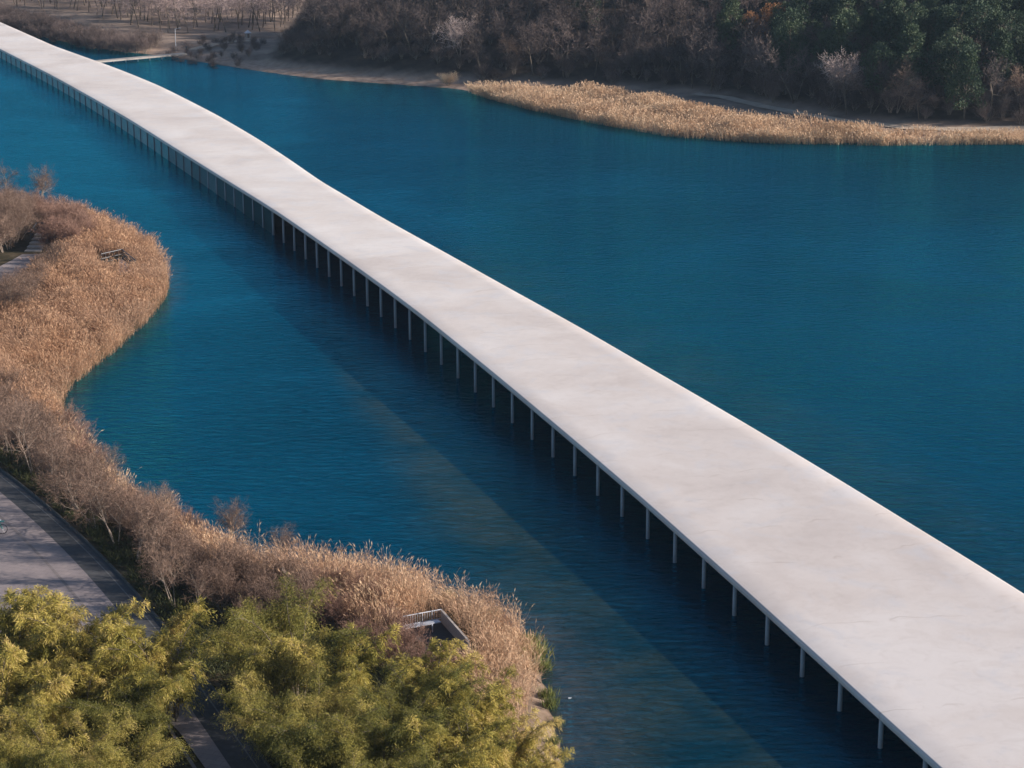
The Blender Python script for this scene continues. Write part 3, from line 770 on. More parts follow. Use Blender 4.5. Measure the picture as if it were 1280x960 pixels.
right_trees = [
    (370, 872, 6.3, 'B', 'tallest green tree of the right grove, its tip below the small wooden A frame'),
    (342, 886, 5.3, 'B', 'dark green tree of the right grove beside the shaded path gap'),
    (420, 903, 5.5, 'V', 'olive tree of the right grove behind the pinkish bare bushes'),
    (470, 918, 4.6, 'V', 'yellow olive tree of the right grove just left of the viewing deck'),
    (525, 938, 4.7, 'B', 'olive tree of the right grove directly below the viewing deck'),
    (575, 955, 4.6, 'V', 'olive tree of the right grove below the wooden side screen of the deck'),
    (628, 975, 4.4, 'V', 'yellow olive tree of the right grove below the reddish reeds of the tip'),
    (650, 1000, 4.1, 'V', 'rightmost olive tree of the right grove by the sandy shore'),
    (540, 912, 4.8, 'V', 'olive tree whose top reaches up to the floor of the viewing deck'),
    (600, 925, 4.3, 'V', 'pale olive tree of the right grove tucked against the reddish reeds'),
    (352, 950, 4.6, 'B', 'dark tree of the right grove edging the lower path'),
    (388, 962, 4.9, 'B', 'dense dark olive tree just right of the lower path'),
    (412, 980, 5.0, 'B', 'dense olive tree in the middle left of the right grove'),
    (478, 1002, 4.9, 'B', 'dense olive tree in the centre of the right grove'),
    (548, 1020, 4.9, 'V', 'tree of the right grove with a dark upright stem near the bottom edge'),
    (610, 1040, 4.6, 'V', 'olive tree of the right grove at the bottom edge near the sandy shore'),
    (396, 1045, 4.7, 'B', 'shaded tree at the bottom edge of the right grove beside the path'),
    (440, 1060, 4.6, 'B', 'shaded tree at the bottom edge of the right grove, centre left'),
    (520, 1075, 4.6, 'B', 'shaded tree at the bottom edge of the right grove, centre right'),
    (500, 968, 4.6, 'B', 'dull olive tree in the right grove just below the pinkish bushes'),
    (585, 990, 4.4, 'V', 'golden olive tree in the right grove between the reddish reeds and the bottom edge'),
    (640, 1012, 4.2, 'V', 'loose olive tree in the right grove one row in from the sandy shore'),
    (600, 1075, 4.3, 'B', 'dark olive tree at the bottom edge of the right grove before the shore tree'),
    (606, 1078, 3.8, 'V', 'small olive tree in the bottom right corner of the right grove by the water'),
]
for grp, lst in (('leafy trees left of the path', left_trees), ('leafy trees right of the path', right_trees)):
    for i, (px, py, hh, kd, lab) in enumerate(lst):
        p = at(px, py, 1.0); p[2] = tz(p[0], p[1]) - 0.05
        var = {'V': WV, 'N': WN, 'B': WB}[kd]
        var_ = var[i % len(var)]
        k = hh / {'V': 5.4, 'N': 5.8, 'B': 5.0}[kd]
        plant('leafy_tree', var_, p, r_.uniform(0, 6.28), (k * 0.97, k * 0.97, k), lab, 'tree', grp, ('stems', 'crown'))

# ------------------------------------------------------------------ bare shrubs of the near bank
r_ = np.random.default_rng(5)
SH = [shrub_meshes(r_, 3.0, int(r_.integers(8, 12)), M['twig'], 0.45) for _ in range(4)]
SP_ = [shrub_meshes(r_, 2.6, int(r_.integers(9, 13)), M['twig_pink'], 0.5) for _ in range(4)]
ST = [baretree_meshes(r_, 4.6, M['twig'], M['stem'], 0.0095, int(r_.integers(2, 4)), 0.05, ((3, 5), (3, 6), (3, 6)), 0.011, 'twigs') for _ in range(4)]
def px_poly(pl, z=0.7): return np.array([at(x, y, z)[:2] for x, y in pl])
def scatter(poly, spacing, rng, tries=6000, existing=None):
    lo, hi = poly.min(0), poly.max(0); pts = [] if existing is None else list(existing); n0 = len(pts)
    for _ in range(tries):
        q = rng.uniform(lo, hi)
        if not inside(q[:1], q[1:2], poly)[0]: continue
        if all((q[0] - a[0]) ** 2 + (q[1] - a[1]) ** 2 > spacing ** 2 for a in pts): pts.append(q)
    return pts[n0:]
def put(varr, pts, name, label, cat, group, hs, parts=('stems', 'twigs')):
    for q in pts:
        v = varr[int(r_.integers(len(varr)))]; k = r_.uniform(*hs)
        plant(name, v, (q[0], q[1], tz(q[0], q[1]) - 0.03), r_.uniform(0, 6.28), (k, k, k * r_.uniform(0.9, 1.1)), label, cat, group, parts)
# front row of small pale stemmed trees beside the kerb
front = [(14, 572), (44, 594), (72, 622), (98, 642), (122, 660), (146, 680), (170, 704), (192, 730), (218, 758), (242, 780)]
put(ST, [at(x, y, 0.95)[:2] for x, y in front], 'bare_tree', 'small leafless tree with pale slanting stems rising beside the shaded cycle path', 'tree', 'bare trees beside the cycle path', (0.85, 1.08), ('trunk', 'twigs'))
front2 = [(34, 566), (136, 650), (186, 694)]
put(ST, [at(x, y, 0.95)[:2] for x, y in front2], 'bare_tree', 'small leafless tree in the second row behind the ones beside the cycle path', 'tree', 'second row of bare trees', (0.7, 0.95), ('trunk', 'twigs'))
thick = px_poly([(-20, 535), (20, 540), (60, 572), (105, 612), (150, 650), (200, 686), (260, 722), (320, 752), (305, 778), (268, 772), (240, 738), (196, 700), (152, 664), (105, 624), (50, 578), (-20, 550)])
put(SH, scatter(thick, 1.7, r_), 'bare_shrub', 'grey brown leafless shrub in the thicket between the cycle path and the waterside reeds', 'shrub', 'leafless thicket along the path', (0.8, 1.15))
shore = px_poly([(82, 530), (110, 575), (150, 612), (200, 650), (250, 676), (250, 700), (200, 690), (150, 655), (105, 615), (75, 560)])
put(SP_, scatter(shore, 1.6, r_), 'bare_shrub', 'pinkish leafless shrub with fine twigs at the water edge of the bay', 'shrub', 'pinkish shrubs on the bay shore', (0.7, 1.05))
for (px, py, k, lab) in [(288, 690, 0.78, 'taller twiggy shrub standing out against the water above the reeds, left of two'),
                         (348, 706, 0.6, 'spreading twiggy shrub standing out against the water above the reeds, right of two'),
                         (206, 660, 0.66, 'twiggy upright shrub sticking out over the bay where the thicket meets the reeds'),
                         (140, 608, 0.66, 'thin twiggy shrub on the shore at the inner corner of the bay')]:
    q = at(px, py, 0.3)
    plant('bare_shrub', ST[int(r_.integers(4))], (q[0], q[1], tz(q[0], q[1]) - 0.05), r_.uniform(0, 6), k, lab, 'shrub', 'twiggy shrubs against the bay')
mid = px_poly([(385, 745), (430, 752), (470, 775), (500, 800), (520, 842), (570, 842), (560, 862), (500, 856), (470, 830), (430, 805), (390, 780)])
put(SP_, scatter(mid, 1.35, r_), 'bare_shrub', 'pinkish leafless bush between the right grove and the railed viewing deck', 'shrub', 'pinkish bushes beside the viewing deck', (0.65, 0.9))
mid2 = px_poly([(300, 735), (350, 742), (390, 760), (390, 790), (350, 800), (310, 800)])
put(SH, scatter(mid2, 1.45, r_), 'bare_shrub', 'brown leafless bush around the small wooden A frame above the right grove', 'shrub', 'brown bushes around the A frame', (0.7, 0.95))
neck = px_poly([(-30, 480), (20, 500), (60, 535), (75, 560), (60, 590), (0, 550), (-30, 535)])
put(SH, scatter(neck, 1.6, r_), 'bare_shrub', 'leafless grey shrub at the left edge where the reed bed meets the thicket', 'shrub', 'grey shrubs below the reed bed', (0.6, 0.95))
up1 = px_poly([(-20, 262), (40, 268), (90, 280), (118, 300), (100, 318), (66, 316), (62, 284), (20, 272), (-20, 278)])
put(SP_, scatter(up1, 1.9, r_), 'bare_shrub', 'pinkish leafless shrub on the headland between the wooden steps and the lake', 'shrub', 'pinkish shrubs on the headland', (0.95, 1.35))
up2 = px_poly([(-20, 285), (24, 285), (26, 304), (2, 322), (-20, 330)])
put(ST, scatter(up2, 1.25, r_), 'bare_tree', 'small grey leafless tree left of the wooden steps on the headland', 'tree', 'grey bare trees beside the steps', (0.8, 1.05), ('trunk', 'twigs'))
up3 = px_poly([(-20, 392), (10, 378), (44, 352), (62, 330), (80, 330), (60, 360), (40, 382), (15, 405), (-20, 408)])
put(SH, scatter(up3, 1.9, r_), 'bare_shrub', 'grey leafless shrub between the headland path and the reed bed', 'shrub', 'grey shrubs below the headland path', (0.7, 1.15))
for px, py, k, lab in [(10, 258, 1.15, 'fine crowned pinkish bare tree at the left edge against the lake'), (52, 262, 1.1, 'fine crowned pinkish bare tree on the headland right of its twin')]:
    q = at(px, py, 0.7)
    plant('bare_tree', ST[int(px) % 4], (q[0], q[1], tz(q[0], q[1])), px, k, lab, 'tree', 'fine crowned trees on the headland', ('trunk', 'twigs'))
for px, py, k, lab in [(12, 400, 1.0, 'pale stemmed bare tree at the left edge above the reed bed, left of two'), (30, 392, 0.9, 'pale stemmed bare tree at the left edge above the reed bed, right of two')]:
    q = at(px, py, 0.9)
    plant('bare_tree', ST[int(px) % 4], (q[0], q[1], tz(q[0], q[1])), px, k, lab, 'tree', 'pale stemmed trees above the reed bed', ('trunk', 'twigs'))

# ------------------------------------------------------------------ reeds (nobody could count them)
def reeds(name, n, poly, hr, rng, mat, wstem, wleaf, holes=(), patch=0.25, base=None, lean=0.16):
    lo, hi = poly.min(0), poly.max(0)
    q = rng.uniform(lo, hi, size=(int(n * 3.5), 2))
    k = inside(q[:, 0], q[:, 1], poly)
    for hp in holes: k &= ~inside(q[:, 0], q[:, 1], hp)
    q = q[k]
    dens = 0.55 + 0.45 * sn(q[:, 0], q[:, 1], patch * 3, 1.0) + 0.2 * sn(q[:, 0], q[:, 1], patch * 9, 2.0)
    q = q[rng.random(len(q)) < np.clip(dens, 0.14, 1)][:n]
    n = len(q)
    z = terrain(q[:, 0], q[:, 1])[0]
    hgt = rng.uniform(*hr, n) * (1 + 0.28 * sn(q[:, 0], q[:, 1], patch * 4) + 0.12 * sn(q[:, 0], q[:, 1], patch * 11, 1.5))
    bend = 0.16 + 0.30 * np.clip(sn(q[:, 0], q[:, 1], patch * 2.6, 4.0), 0, 1) ** 1.5
    turn = 2.6 * sn(q[:, 0], q[:, 1], patch * 1.7, 0.6) + 2.6
    ln = rng.normal(size=(n, 2)) * lean * 1.2 + np.c_[np.cos(turn), np.sin(turn)] * bend[:, None]
    hgt = hgt * (1 - 0.35 * (bend - 0.16) / 0.3)
    B = np.c_[q, np.maximum(z, 0) - 0.05]
    mid = B + np.c_[ln * hgt[:, None] * 0.45, hgt * 0.55]
    top = B + np.c_[ln * hgt[:, None] * 1.2, hgt * 0.97]
    tint = rng.random(n)
    vs_, fs_, ts_ = [], [], []; nv = 0
    def push(v, f, t):
        nonlocal nv
        vs_.append(v); fs_.append(f + nv); ts_.append(t); nv += len(v)
    for a, b_, w0, w1 in ((B, mid, 1.0, 0.9), (mid, top, 0.9, 0.5)):
        v, f = ribbons(a, b_, np.full(n, wstem * w0), np.full(n, wstem * w1), rng); push(v, f, np.repeat(tint * 0.7, 4))
    for j in range(4):                        # blades
        t = rng.uniform(0.2, 0.85, n); p = B + (top - B) * t[:, None]
        d = np.c_[rng.normal(size=(n, 2)), rng.uniform(0.4, 1.3, n)]; d /= np.linalg.norm(d, axis=1)[:, None]
        v, f = leaf_quads(p, d, rng.uniform(0.3, 0.6, n), np.full(n, wleaf), rng); push(v, f, np.repeat(np.clip(tint * 0.6 + rng.random(n) * 0.4, 0, 1), 4))
    for j in range(3):                        # plume
        d = top - mid; d /= np.linalg.norm(d, axis=1)[:, None]; d = d + rng.normal(size=(n, 3)) * 0.22; d[:, :2] += ln * 1.2
        d /= np.linalg.norm(d, axis=1)[:, None]
        v, f = leaf_quads(top - d * 0.05, d, rng.uniform(0.2, 0.4, n), np.full(n, wleaf * 1.35), rng); push(v, f, np.repeat(np.clip(tint * 0.5 + 0.5, 0, 1), 4))
    me_ = mesh_np(name, np.concatenate(vs_), np.concatenate(fs_), mat, {'tint': np.concatenate(ts_)})
    return link(name, me_)
r_ = np.random.default_rng(9)
deck_near = px_poly([(488, 792), (556, 775), (562, 776), (600, 818), (598, 840), (520, 845)], 0.9)
deck_far = px_poly([(118, 326), (152, 319), (171, 335), (168, 343), (132, 345)], 0.9)
steps_hole = px_poly([(24, 268), (56, 268), (58, 316), (36, 330), (0, 350), (-20, 340), (24, 312)], 1.0)
pen = px_poly([(70, 268), (110, 273), (160, 296), (195, 315), (209, 338), (212, 357), (205, 377), (181, 404), (151, 432), (116, 460), (93, 477), (82, 497), (78, 520), (92, 562), (60, 572), (0, 530), (-60, 500), (-60, 405), (0, 402), (40, 372), (62, 340), (95, 318), (110, 296)], 0.25)
band = px_poly([(80, 540), (90, 562), (130, 601), (180, 641), (230, 669), (290, 693), (350, 709), (420, 717), (480, 727), (540, 741), (600, 761), (645, 788), (668, 817), (674, 842), (668, 868), (655, 905), (640, 930), (600, 900), (560, 860), (500, 835), (440, 805), (360, 768), (280, 738), (200, 696), (130, 648), (80, 590)], 0.25)
tag(reeds('reeds', 36000, pen, (1.15, 1.9), r_, M['reed'], 0.018, 0.024, (deck_far, steps_hole)), 'tan dry reed bed covering the rounded headland on the left', 'reeds', kind='stuff')
tag(reeds('reeds', 32000, band, (1.2, 2.1), r_, M['reed'], 0.015, 0.020, (deck_near,)), 'tan and reddish dry reeds along the bay shore out to the sandy tip', 'reeds', kind='stuff')
far_reed = px_poly([(585, 113), (600, 119), (660, 135), (740, 152), (830, 168), (900, 174), (960, 177), (1040, 179), (1110, 180), (1115, 173), (1040, 167), (960, 160), (900, 151), (860, 142), (800, 131), (740, 124), (660, 120), (610, 114)], 0.3)
tag(reeds('reeds', 30000, far_reed, (1.1, 2.1), r_, M['reed_far'], 0.05, 0.07, (), 0.1), 'sunlit straw coloured reed belt along the far shore below the dark hill', 'reeds', kind='stuff')
far_reed2 = px_poly([(1100, 180), (1200, 179), (1330, 178), (1330, 171), (1200, 170), (1120, 170)], 0.3)
tag(reeds('reeds', 2600, far_reed2, (0.7, 1.3), r_, M['reed_far'], 0.05, 0.07, (), 0.1), 'thin low dry reeds at the right end of the far shore', 'reeds', kind='stuff')
grass_poly = px_poly([(-80, 535), (0, 582), (60, 627), (110, 672), (158, 724), (220, 797), (280, 876), (345, 958), (420, 1040), (560, 900), (480, 830), (380, 775), (280, 740), (200, 700), (130, 650), (60, 592), (-60, 520)], 1.0)
tag(reeds('grass', 16000, grass_poly, (0.15, 0.4), r_, M['grass'], 0.02, 0.03, (), 0.25), 'short dark green grass under the shrubs along the cycle path', 'grass', kind='stuff')
# green waterside plants at the tip
def tuft(rng, n, h, mat):
    p = np.c_[rng.normal(size=(n, 2)) * 0.28, np.full(n, -0.05)]
    d = np.c_[rng.normal(size=(n, 2)) * 0.35, np.ones(n)]; d /= np.linalg.norm(d, axis=1)[:, None]
    v, f = leaf_quads(p, d, rng.uniform(0.5, 1.0, n) * h, np.full(n, 0.045), rng)
    return mesh_np('marsh_plant', v, f, mat, {'tint': np.repeat(rng.random(n), 4)})
MP = [tuft(r_, 160, 1.0, M['marsh']) for _ in range(3)]
for px, py, k, lab in [(664, 808, 1.1, 'tall green marsh plant at the water edge beside the reed tip'), (671, 822, 1.2, 'bright green marsh plant in the water just below the tallest one'),
                       (677, 838, 0.9, 'green marsh plant at the bend of the tip above the log'), (684, 872, 0.8, 'pale green marsh plant in the shallows below the log'),
                       (688, 884, 0.8, 'green marsh plant in the shallows nearest the white float'), (692, 930, 0.6, 'small marsh plant in the shallows at the bottom edge'),
                       (618, 772, 0.7, 'olive marsh tuft on the waterline above the viewing deck reeds'), (560, 748, 0.7, 'olive marsh tuft on the waterline left of its neighbour'), (698, 905, 0.5, 'sparse marsh plant in the shallows below the white float')]:
    q = at(px, py, 0.0)
    single('marsh_plant', MP[int(px) % 3], (q[0], q[1], max(0, tz(q[0], q[1]))), px, k, lab, 'plant', 'green marsh plants at the tip')

# ------------------------------------------------------------------ small things on the near bank
# viewing deck with railing and side screen
def world_deck(px4, z): return [at(x, y, z) for x, y in px4]
c0, c1, c2, c3 = world_deck([(504, 786), (552, 777), (586, 816), (536, 822)], 1.0)   # far left, far right, near right, near left
dk = tag(link('viewing_deck', None, None, tuple(c0)), 'small wooden viewing deck with pale railing set in the reeds near the tip', 'viewing deck')
def loc(p): return np.array(p) - c0
b = MB(); v = [loc(p) for p in (c0, c1, c2, c3)]; v += [p - np.array([0, 0, 0.15]) for p in v]
b.add(v, [(0, 1, 2, 3)[::-1], (4, 5, 6, 7), (0, 1, 5, 4), (1, 2, 6, 5), (2, 3, 7, 6), (3, 0, 4, 7)])
link('floor', b.mesh('floor', M['wood_dark']), dk)
b = MB(); up = np.array([0, 0, 1.0])
b.bar(loc(c0) + up * 0.75, loc(c1) + up * 0.75, 0.03); b.bar(loc(c0) + up * 0.2, loc(c1) + up * 0.2, 0.03)
n = 17
for i in range(n):
    p = loc(c0) + (loc(c1) - loc(c0)) * i / (n - 1)
    b.bar(p, p + up * 0.75, 0.03 if i % 4 == 0 else 0.012, 6)
link('railing', b.mesh('railing', M['rail']), dk)
b = MB(); e1 = loc(c1); e2 = loc(c2)
dv = e2 - e1; ln = np.linalg.norm(dv); rz = math.atan2(dv[1], dv[0])
b.box((e1 + e2) / 2 + up * 0.35, (ln, 0.12, 0.75), rz)
link('side_screen', b.mesh('side_screen', M['wood_pale']), dk)
b = MB(); mpt = (loc(c0) + loc(c1)) / 2 - np.array([0, 0.9, 0])
b.box(mpt + up * 0.42, (2.2, 0.4, 0.05), math.atan2(*(loc(c1) - loc(c0))[1::-1])); b.box(mpt + up * 0.2 - np.array([0.8, 0, 0]), (0.06, 0.3, 0.4)); b.box(mpt + up * 0.2 + np.array([0.6, 0, 0]), (0.06, 0.3, 0.4))
link('bench', b.mesh('bench', M['rail']), dk)
# second one on the headland
c0, c1, c2, c3 = world_deck([(127, 330), (153, 324), (170, 338), (140, 345)], 0.9)
dk = tag(link('viewing_deck', None, None, tuple(c0)), 'small dark railed viewing deck sunk in the reeds of the left headland', 'viewing deck')
b = MB(); v = [loc(p) for p in (c0, c1, c2, c3)]; v += [p - np.array([0, 0, 0.15]) for p in v]
b.add(v, [(0, 1, 2, 3)[::-1], (4, 5, 6, 7), (0, 1, 5, 4), (1, 2, 6, 5), (2, 3, 7, 6), (3, 0, 4, 7)])
link('floor', b.mesh('floor', M['rail']), dk)
for a_p, b_p in ((c0, c1), (c1, c2)):
    b = MB(); p0, p1 = loc(a_p), loc(b_p); ln = np.linalg.norm(p1 - p0)
    b.bar(p0 + up * 1.05, p1 + up * 1.05, 0.06); b.bar(p0 + up * 0.55, p1 + up * 0.55, 0.05); b.bar(p0 + up * 0.15, p1 + up * 0.15, 0.05)
    m_ = max(3, int(ln / 0.5))
    for i in range(m_ + 1): p = p0 + (p1 - p0) * i / m_; b.bar(p, p + up * 1.05, 0.045, 6)
    link('railing', b.mesh('railing', M['darkrail']), dk)
# steps on the headland path
b0 = at(40, 316, 1.0)
stp = tag(link('wooden_steps', None, None, tuple(b0)), 'short flight of pale wooden steps with a dark handrail on the headland path', 'steps')
for i in range(5):
    b = MB(); b.box((0, 1.0 + i * 1.15, 0.09 + i * 0.19), (1.75, 1.25, 0.1)); link('tread', b.mesh('tread', M['wood_pale']), stp)
    b = MB(); b.box((0, 0.42 + i * 1.15, -0.2 + i * 0.19), (1.7, 0.06, 0.48)); link('riser', b.mesh('riser', M['wood']), stp)
for sx in (-0.85, 0.85):
    b = MB(); a0 = np.array([sx, 3.4, 0.7]); a1 = np.array([sx, 6.4, 1.0]); b.bar(a0 + up * 0.95, a1 + up * 0.95, 0.05); b.bar(a0 + up * 0.5, a1 + up * 0.5, 0.035)
    for i in range(4): p = a0 + (a1 - a0) * i / 3; b.bar(p - up * 0.4, p + up * 0.95, 0.045)
    link('handrail', b.mesh('handrail', M['darkrail']), stp)
b = MB(); b.bar((-0.85, 6.4, 1.95), (0.85, 6.4, 1.95), 0.05); b.bar((-0.85, 6.4, 1.5), (0.85, 6.4, 1.5), 0.035); link('end_rail', b.mesh('end_rail', M['darkrail']), stp)
hp_l = np.array([at(x, y, 1.02)[:2] for x, y in [(28, 318), (14, 326), (-2, 334), (-40, 345), (-90, 352)]]); hp_r = np.array([at(x, y, 1.02)[:2] for x, y in [(52, 318), (40, 330), (22, 346), (-14, 362), (-70, 372)]])
tag(strip('headland_path', hp_l, hp_r, 1.05, M['paving']), kind='structure')

# little wooden A frame above the right grove
q = at(353, 729, 1.95)
af = tag(link('a_frame_shelter', None, None, tuple(q)), 'small dark wooden A frame sticking out of the bushes above the right grove', 'wooden frame')
b = MB(); b.add([(-0.30, 0.25, 0), (-0.23, 0.25, 0), (0.0, 0.25, 0.85), (0.0, 0.25, 0.95), (-0.30, -0.25, 0), (-0.23, -0.25, 0), (0.0, -0.25, 0.85), (0.0, -0.25, 0.95)], [(0, 1, 2, 3)[::-1], (4, 5, 6, 7), (0, 4, 7, 3), (1, 2, 6, 5), (0, 1, 5, 4), (3, 7, 6, 2)])
link('board', b.mesh('board', M['wood_dark']), af)
b = MB(); b.add([(0.75, 0.25, 0), (0.65, 0.25, 0), (0.02, 0.25, 0.83), (0.02, 0.25, 0.94), (0.75, -0.25, 0), (0.65, -0.25, 0), (0.02, -0.25, 0.83), (0.02, -0.25, 0.94)], [(0, 1, 2, 3), (7, 6, 5, 4), (0, 3, 7, 4), (1, 5, 6, 2), (0, 4, 5, 1), (3, 2, 6, 7)])
link('board', b.mesh('board', M['wood']), af)
for px in (-0.27, 0.70):
    b = MB(); b.bar((px, 0, -q[2] + 0.9), (px, 0, 0.03), 0.04); link('post', b.mesh('post', M['wood_dark']), af)
b = MB(); b.bar((-0.2, 0.0, 0.18), (0.55, 0.0, 0.18), 0.03); link('crossbar', b.mesh('crossbar', M['wood']), af)

# teal bicycle, mostly beyond the left edge
q = at(-7, 668, PZ); q[2] = PZ
bk = tag(link('bicycle', None, None, tuple(q), 0.12), 'teal bicycle on the sunlit paving, cut by the left edge of the photo', 'bicycle')
def wheel(x):
    b = MB(); th = np.linspace(0, 2 * math.pi, 25)
    b.path([(x + 0.31 * math.cos(t), 0, 0.34 + 0.31 * math.sin(t)) for t in th], 0.022, 6); t_ = b.mesh('tyre', M['rubber'])
    b = MB()
    for t in th[:-1:2]: b.bar((x, 0, 0.34), (x + 0.3 * math.cos(t), 0, 0.34 + 0.3 * math.sin(t)), 0.004, 4)
    b.bar((x, -0.05, 0.34), (x, 0.05, 0.34), 0.03); return t_, b.mesh('spokes', M['rail'])
for x in (-0.52, 0.52):
    t_, s_ = wheel(x); wo = link('wheel', t_, bk); link('spokes', s_, wo)
b = MB()
for a_p, b_p in (((-0.52, 0, 0.34), (-0.08, 0, 0.30)), ((-0.08, 0, 0.30), (-0.22, 0, 0.85)), ((-0.52, 0, 0.34), (-0.19, 0, 0.75)), ((-0.08, 0, 0.30), (0.36, 0, 0.72)), ((-0.19, 0, 0.75), (0.34, 0, 0.82)), ((0.33, 0, 0.9), (0.52, 0, 0.34))): b.bar(a_p, b_p, 0.028)
link('frame', b.mesh('frame', M['teal']), bk)
b = MB(); b.box((-0.24, 0, 0.88), (0.26, 0.15, 0.06)); link('saddle', b.mesh('saddle', M['rubber']), bk)
b = MB(); b.path([(0.33, 0, 0.9), (0.33, 0, 1.02)], 0.02); b.path([(0.18, -0.28, 1.05), (0.34, -0.15, 1.04), (0.34, 0.15, 1.04), (0.18, 0.28, 1.05)], 0.018); link('handlebar', b.mesh('handlebar', M['darkrail']), bk)
b = MB(); b.bar((0.40, 0, 0.94), (0.48, 0, 0.94), 0.05, 10); link('headlight', b.mesh('headlight', M['white']), bk)
b = MB(); b.box((0.50, 0, 0.86), (0.34, 0.26, 0.02)); link('basket_rack', b.mesh('basket_rack', M['teal']), bk)
# teal hooped bin-like stand under the right grove
q = at(313, 890, 1.0); q[2] = tz(q[0], q[1])
hb = tag(link('utility_box', None, None, tuple(q)), 'low dark teal box with a rounded top in the shade under the right grove', 'utility box')
b = MB(); th = np.linspace(0, math.pi, 9); prof_ = [(-0.28, 0.0)] + [(-0.28 * math.cos(t), 0.42 + 0.16 * math.sin(t)) for t in th] + [(0.28, 0.0)]
m_ = len(prof_); v = [(x, -0.2, z) for x, z in prof_] + [(x, 0.2, z) for x, z in prof_]
b.add(v, [tuple(range(m_)), tuple(range(m_, 2 * m_))[::-1]] + [(i, m_ + i, m_ + (i + 1) % m_, (i + 1) % m_) for i in range(m_)])
link('body', b.mesh('body', M['teal']), hb)
b = MB(); b.box((0, -0.21, 0.25), (0.4, 0.02, 0.34)); link('door', b.mesh('door', M['teal']), hb)
# driftwood log and float
q0, q1 = at(664, 844, 0.35), at(676, 854, 0.12)
b = MB(); d = q1 - q0
for i in range(5): b.bar(d * i / 5 + np.array([0, 0, 0.03 * math.sin(i)]), d * (i + 1) / 5 + np.array([0, 0, 0.03 * math.sin(i + 1)]), 0.075 - 0.008 * i, 8, 0.075 - 0.008 * (i + 1))
tag(link('driftwood_log', b.mesh('driftwood_log', M['bark']), None, tuple(q0 + [0, 0, 0.05])), 'dark driftwood log lying on the pale sandy bank at the tip', 'log')
q = at(712, 873.5, 0)
b = MB(); b.bar((-0.07, 0, 0.03), (0.05, 0.02, 0.03), 0.045, 10, 0.04); b.bar((0.05, 0.02, 0.03), (0.11, 0.03, 0.06), 0.03, 8, 0.015)
tag(link('float', b.mesh('float', M['rail']), None, tuple(q)), 'small white float on the dark water off the sandy tip', 'float')

# ------------------------------------------------------------------ far side
r_ = np.random.default_rng(21)
# footbridge from the building to the far shore
f0, f1 = at(96, 78.2, 0.6), at(231, 66.2, 0.9)
f0 = np.array([f0[0], f0[1], 0.6]); d = f1 - f0; ln = np.linalg.norm(d[:2]); nn = np.array([-d[1], d[0], 0]) / ln
fb = tag(link('footbridge', None, None, tuple(f0)), 'thin pale footbridge linking the building with the far left shore', 'footbridge')
b = MB(); W2 = 0.9
v = [-nn * W2, nn * W2, d + nn * W2, d - nn * W2]; v += [p - np.array([0, 0, 0.3]) for p in v]
b.add(v, [(0, 1, 2, 3), (7, 6, 5, 4), (0, 4, 5, 1), (1, 5, 6, 2), (2, 6, 7, 3), (3, 7, 4, 0)]); link('deck', b.mesh('deck', M['footbridge']), fb)
for i in range(1, 9):
    b = MB(); p = d * i / 9; b.bar(p - np.array([0, 0, 2.0]), p - np.array([0, 0, 0.28]), 0.12); link('pier', b.mesh('pier', M['column']), fb)

FB = [merge(*baretree_meshes(r_, 8.5, M['fartwig'], M['bark'], 0.030, 1 + i % 2, 0.12, ((2, 4), (3, 6), (3, 5)), 0.035), 'bare_tree') for i in range(6)]
FP = [merge(*baretree_meshes(r_, 9.0, M['plaintwig'], M['bark'], 0.035, 1, 0.13, ((2, 4), (3, 6), (3, 5)), 0.035), 'bare_tree') for i in range(5)]
DIM = [baretree_meshes(r_, 7.5, M['twig'], M['stem'], 0.030, 2, 0.09, ((3, 5), (3, 6), (3, 5)), 0.035) for i in range(2)]
PALE = [baretree_meshes(r_, 7.5, M['paletwig'], M['stem'], 0.030, 2, 0.09, ((3, 5), (3, 6), (3, 5)), 0.035) for i in range(2)]
EV = [merge(*clump_tree(r_, M['pine'], 9.5, 2.8, 60, 120, 0.30, M['bark'], 'round' if i % 2 else 'cone'), 'evergreen_tree') for i in range(5)]
EVP = [clump_tree(r_, M['pine'], 9.5, 2.8, 60, 120, 0.30, M['bark'], 'round') for i in range(2)]
CU = [clump_tree(r_, M['copper'], 7.5, 2.6, 46, 80, 0.3, M['bark'], 'round') for i in range(2)]
BU = [merge(*shrub_meshes(r_, 2.6, 9, M['fartwig'], 0.7), 'bare_bush') for i in range(4)]

special = []
def far_thing(px, py, fn):
    p = on_ground(px, py); special.append((p[0], p[1])); fn(p)
far_thing(1040, 126, lambda p: plant('pale_tree', PALE[0], p, 0.4, 1.05, 'pale leafless tree with a rounded twig crown glowing against the dark evergreen hill', 'tree', None, ('trunk', 'crown')))
far_thing(1120, 142, lambda p: plant('pale_tree', DIM[1], p, 2.0, 1.0, 'pale forked leafless tree with a long bare trunk in front of the evergreens', 'tree', None, ('trunk', 'crown')))
far_thing(575, 72, lambda p: plant('pale_tree', PALE[0], p, 3.1, 1.0, 'pale leafless tree catching light high on the dark left slope of the hill', 'tree', None, ('trunk', 'crown')))
far_thing(632, 88, lambda p: plant('pale_tree', DIM[0], p, 4.4, 0.85, 'pale narrow leafless tree on the dark slope right of the lit one', 'tree', None, ('trunk', 'crown')))
0 and far_thing(945, 118, lambda p: plant('pale_tree', PALE[1], p, 1.0, 0.9, 'pale trunked tree at the foot of the hill above the dirt track', 'tree', None, ('trunk', 'crown')))
far_thing(968, 62, lambda p: plant('copper_tree', CU[0], p, 0, 1.0, 'copper leaved tree glowing at the top edge of the hill', 'tree', None, ('trunk', 'crown')))
far_thing(938, 55, lambda p: plant('copper_tree', CU[1], p, 0, 0.7, 'smaller rusty leaved tree left of the copper one on the hill', 'tree', None, ('trunk', 'crown')))
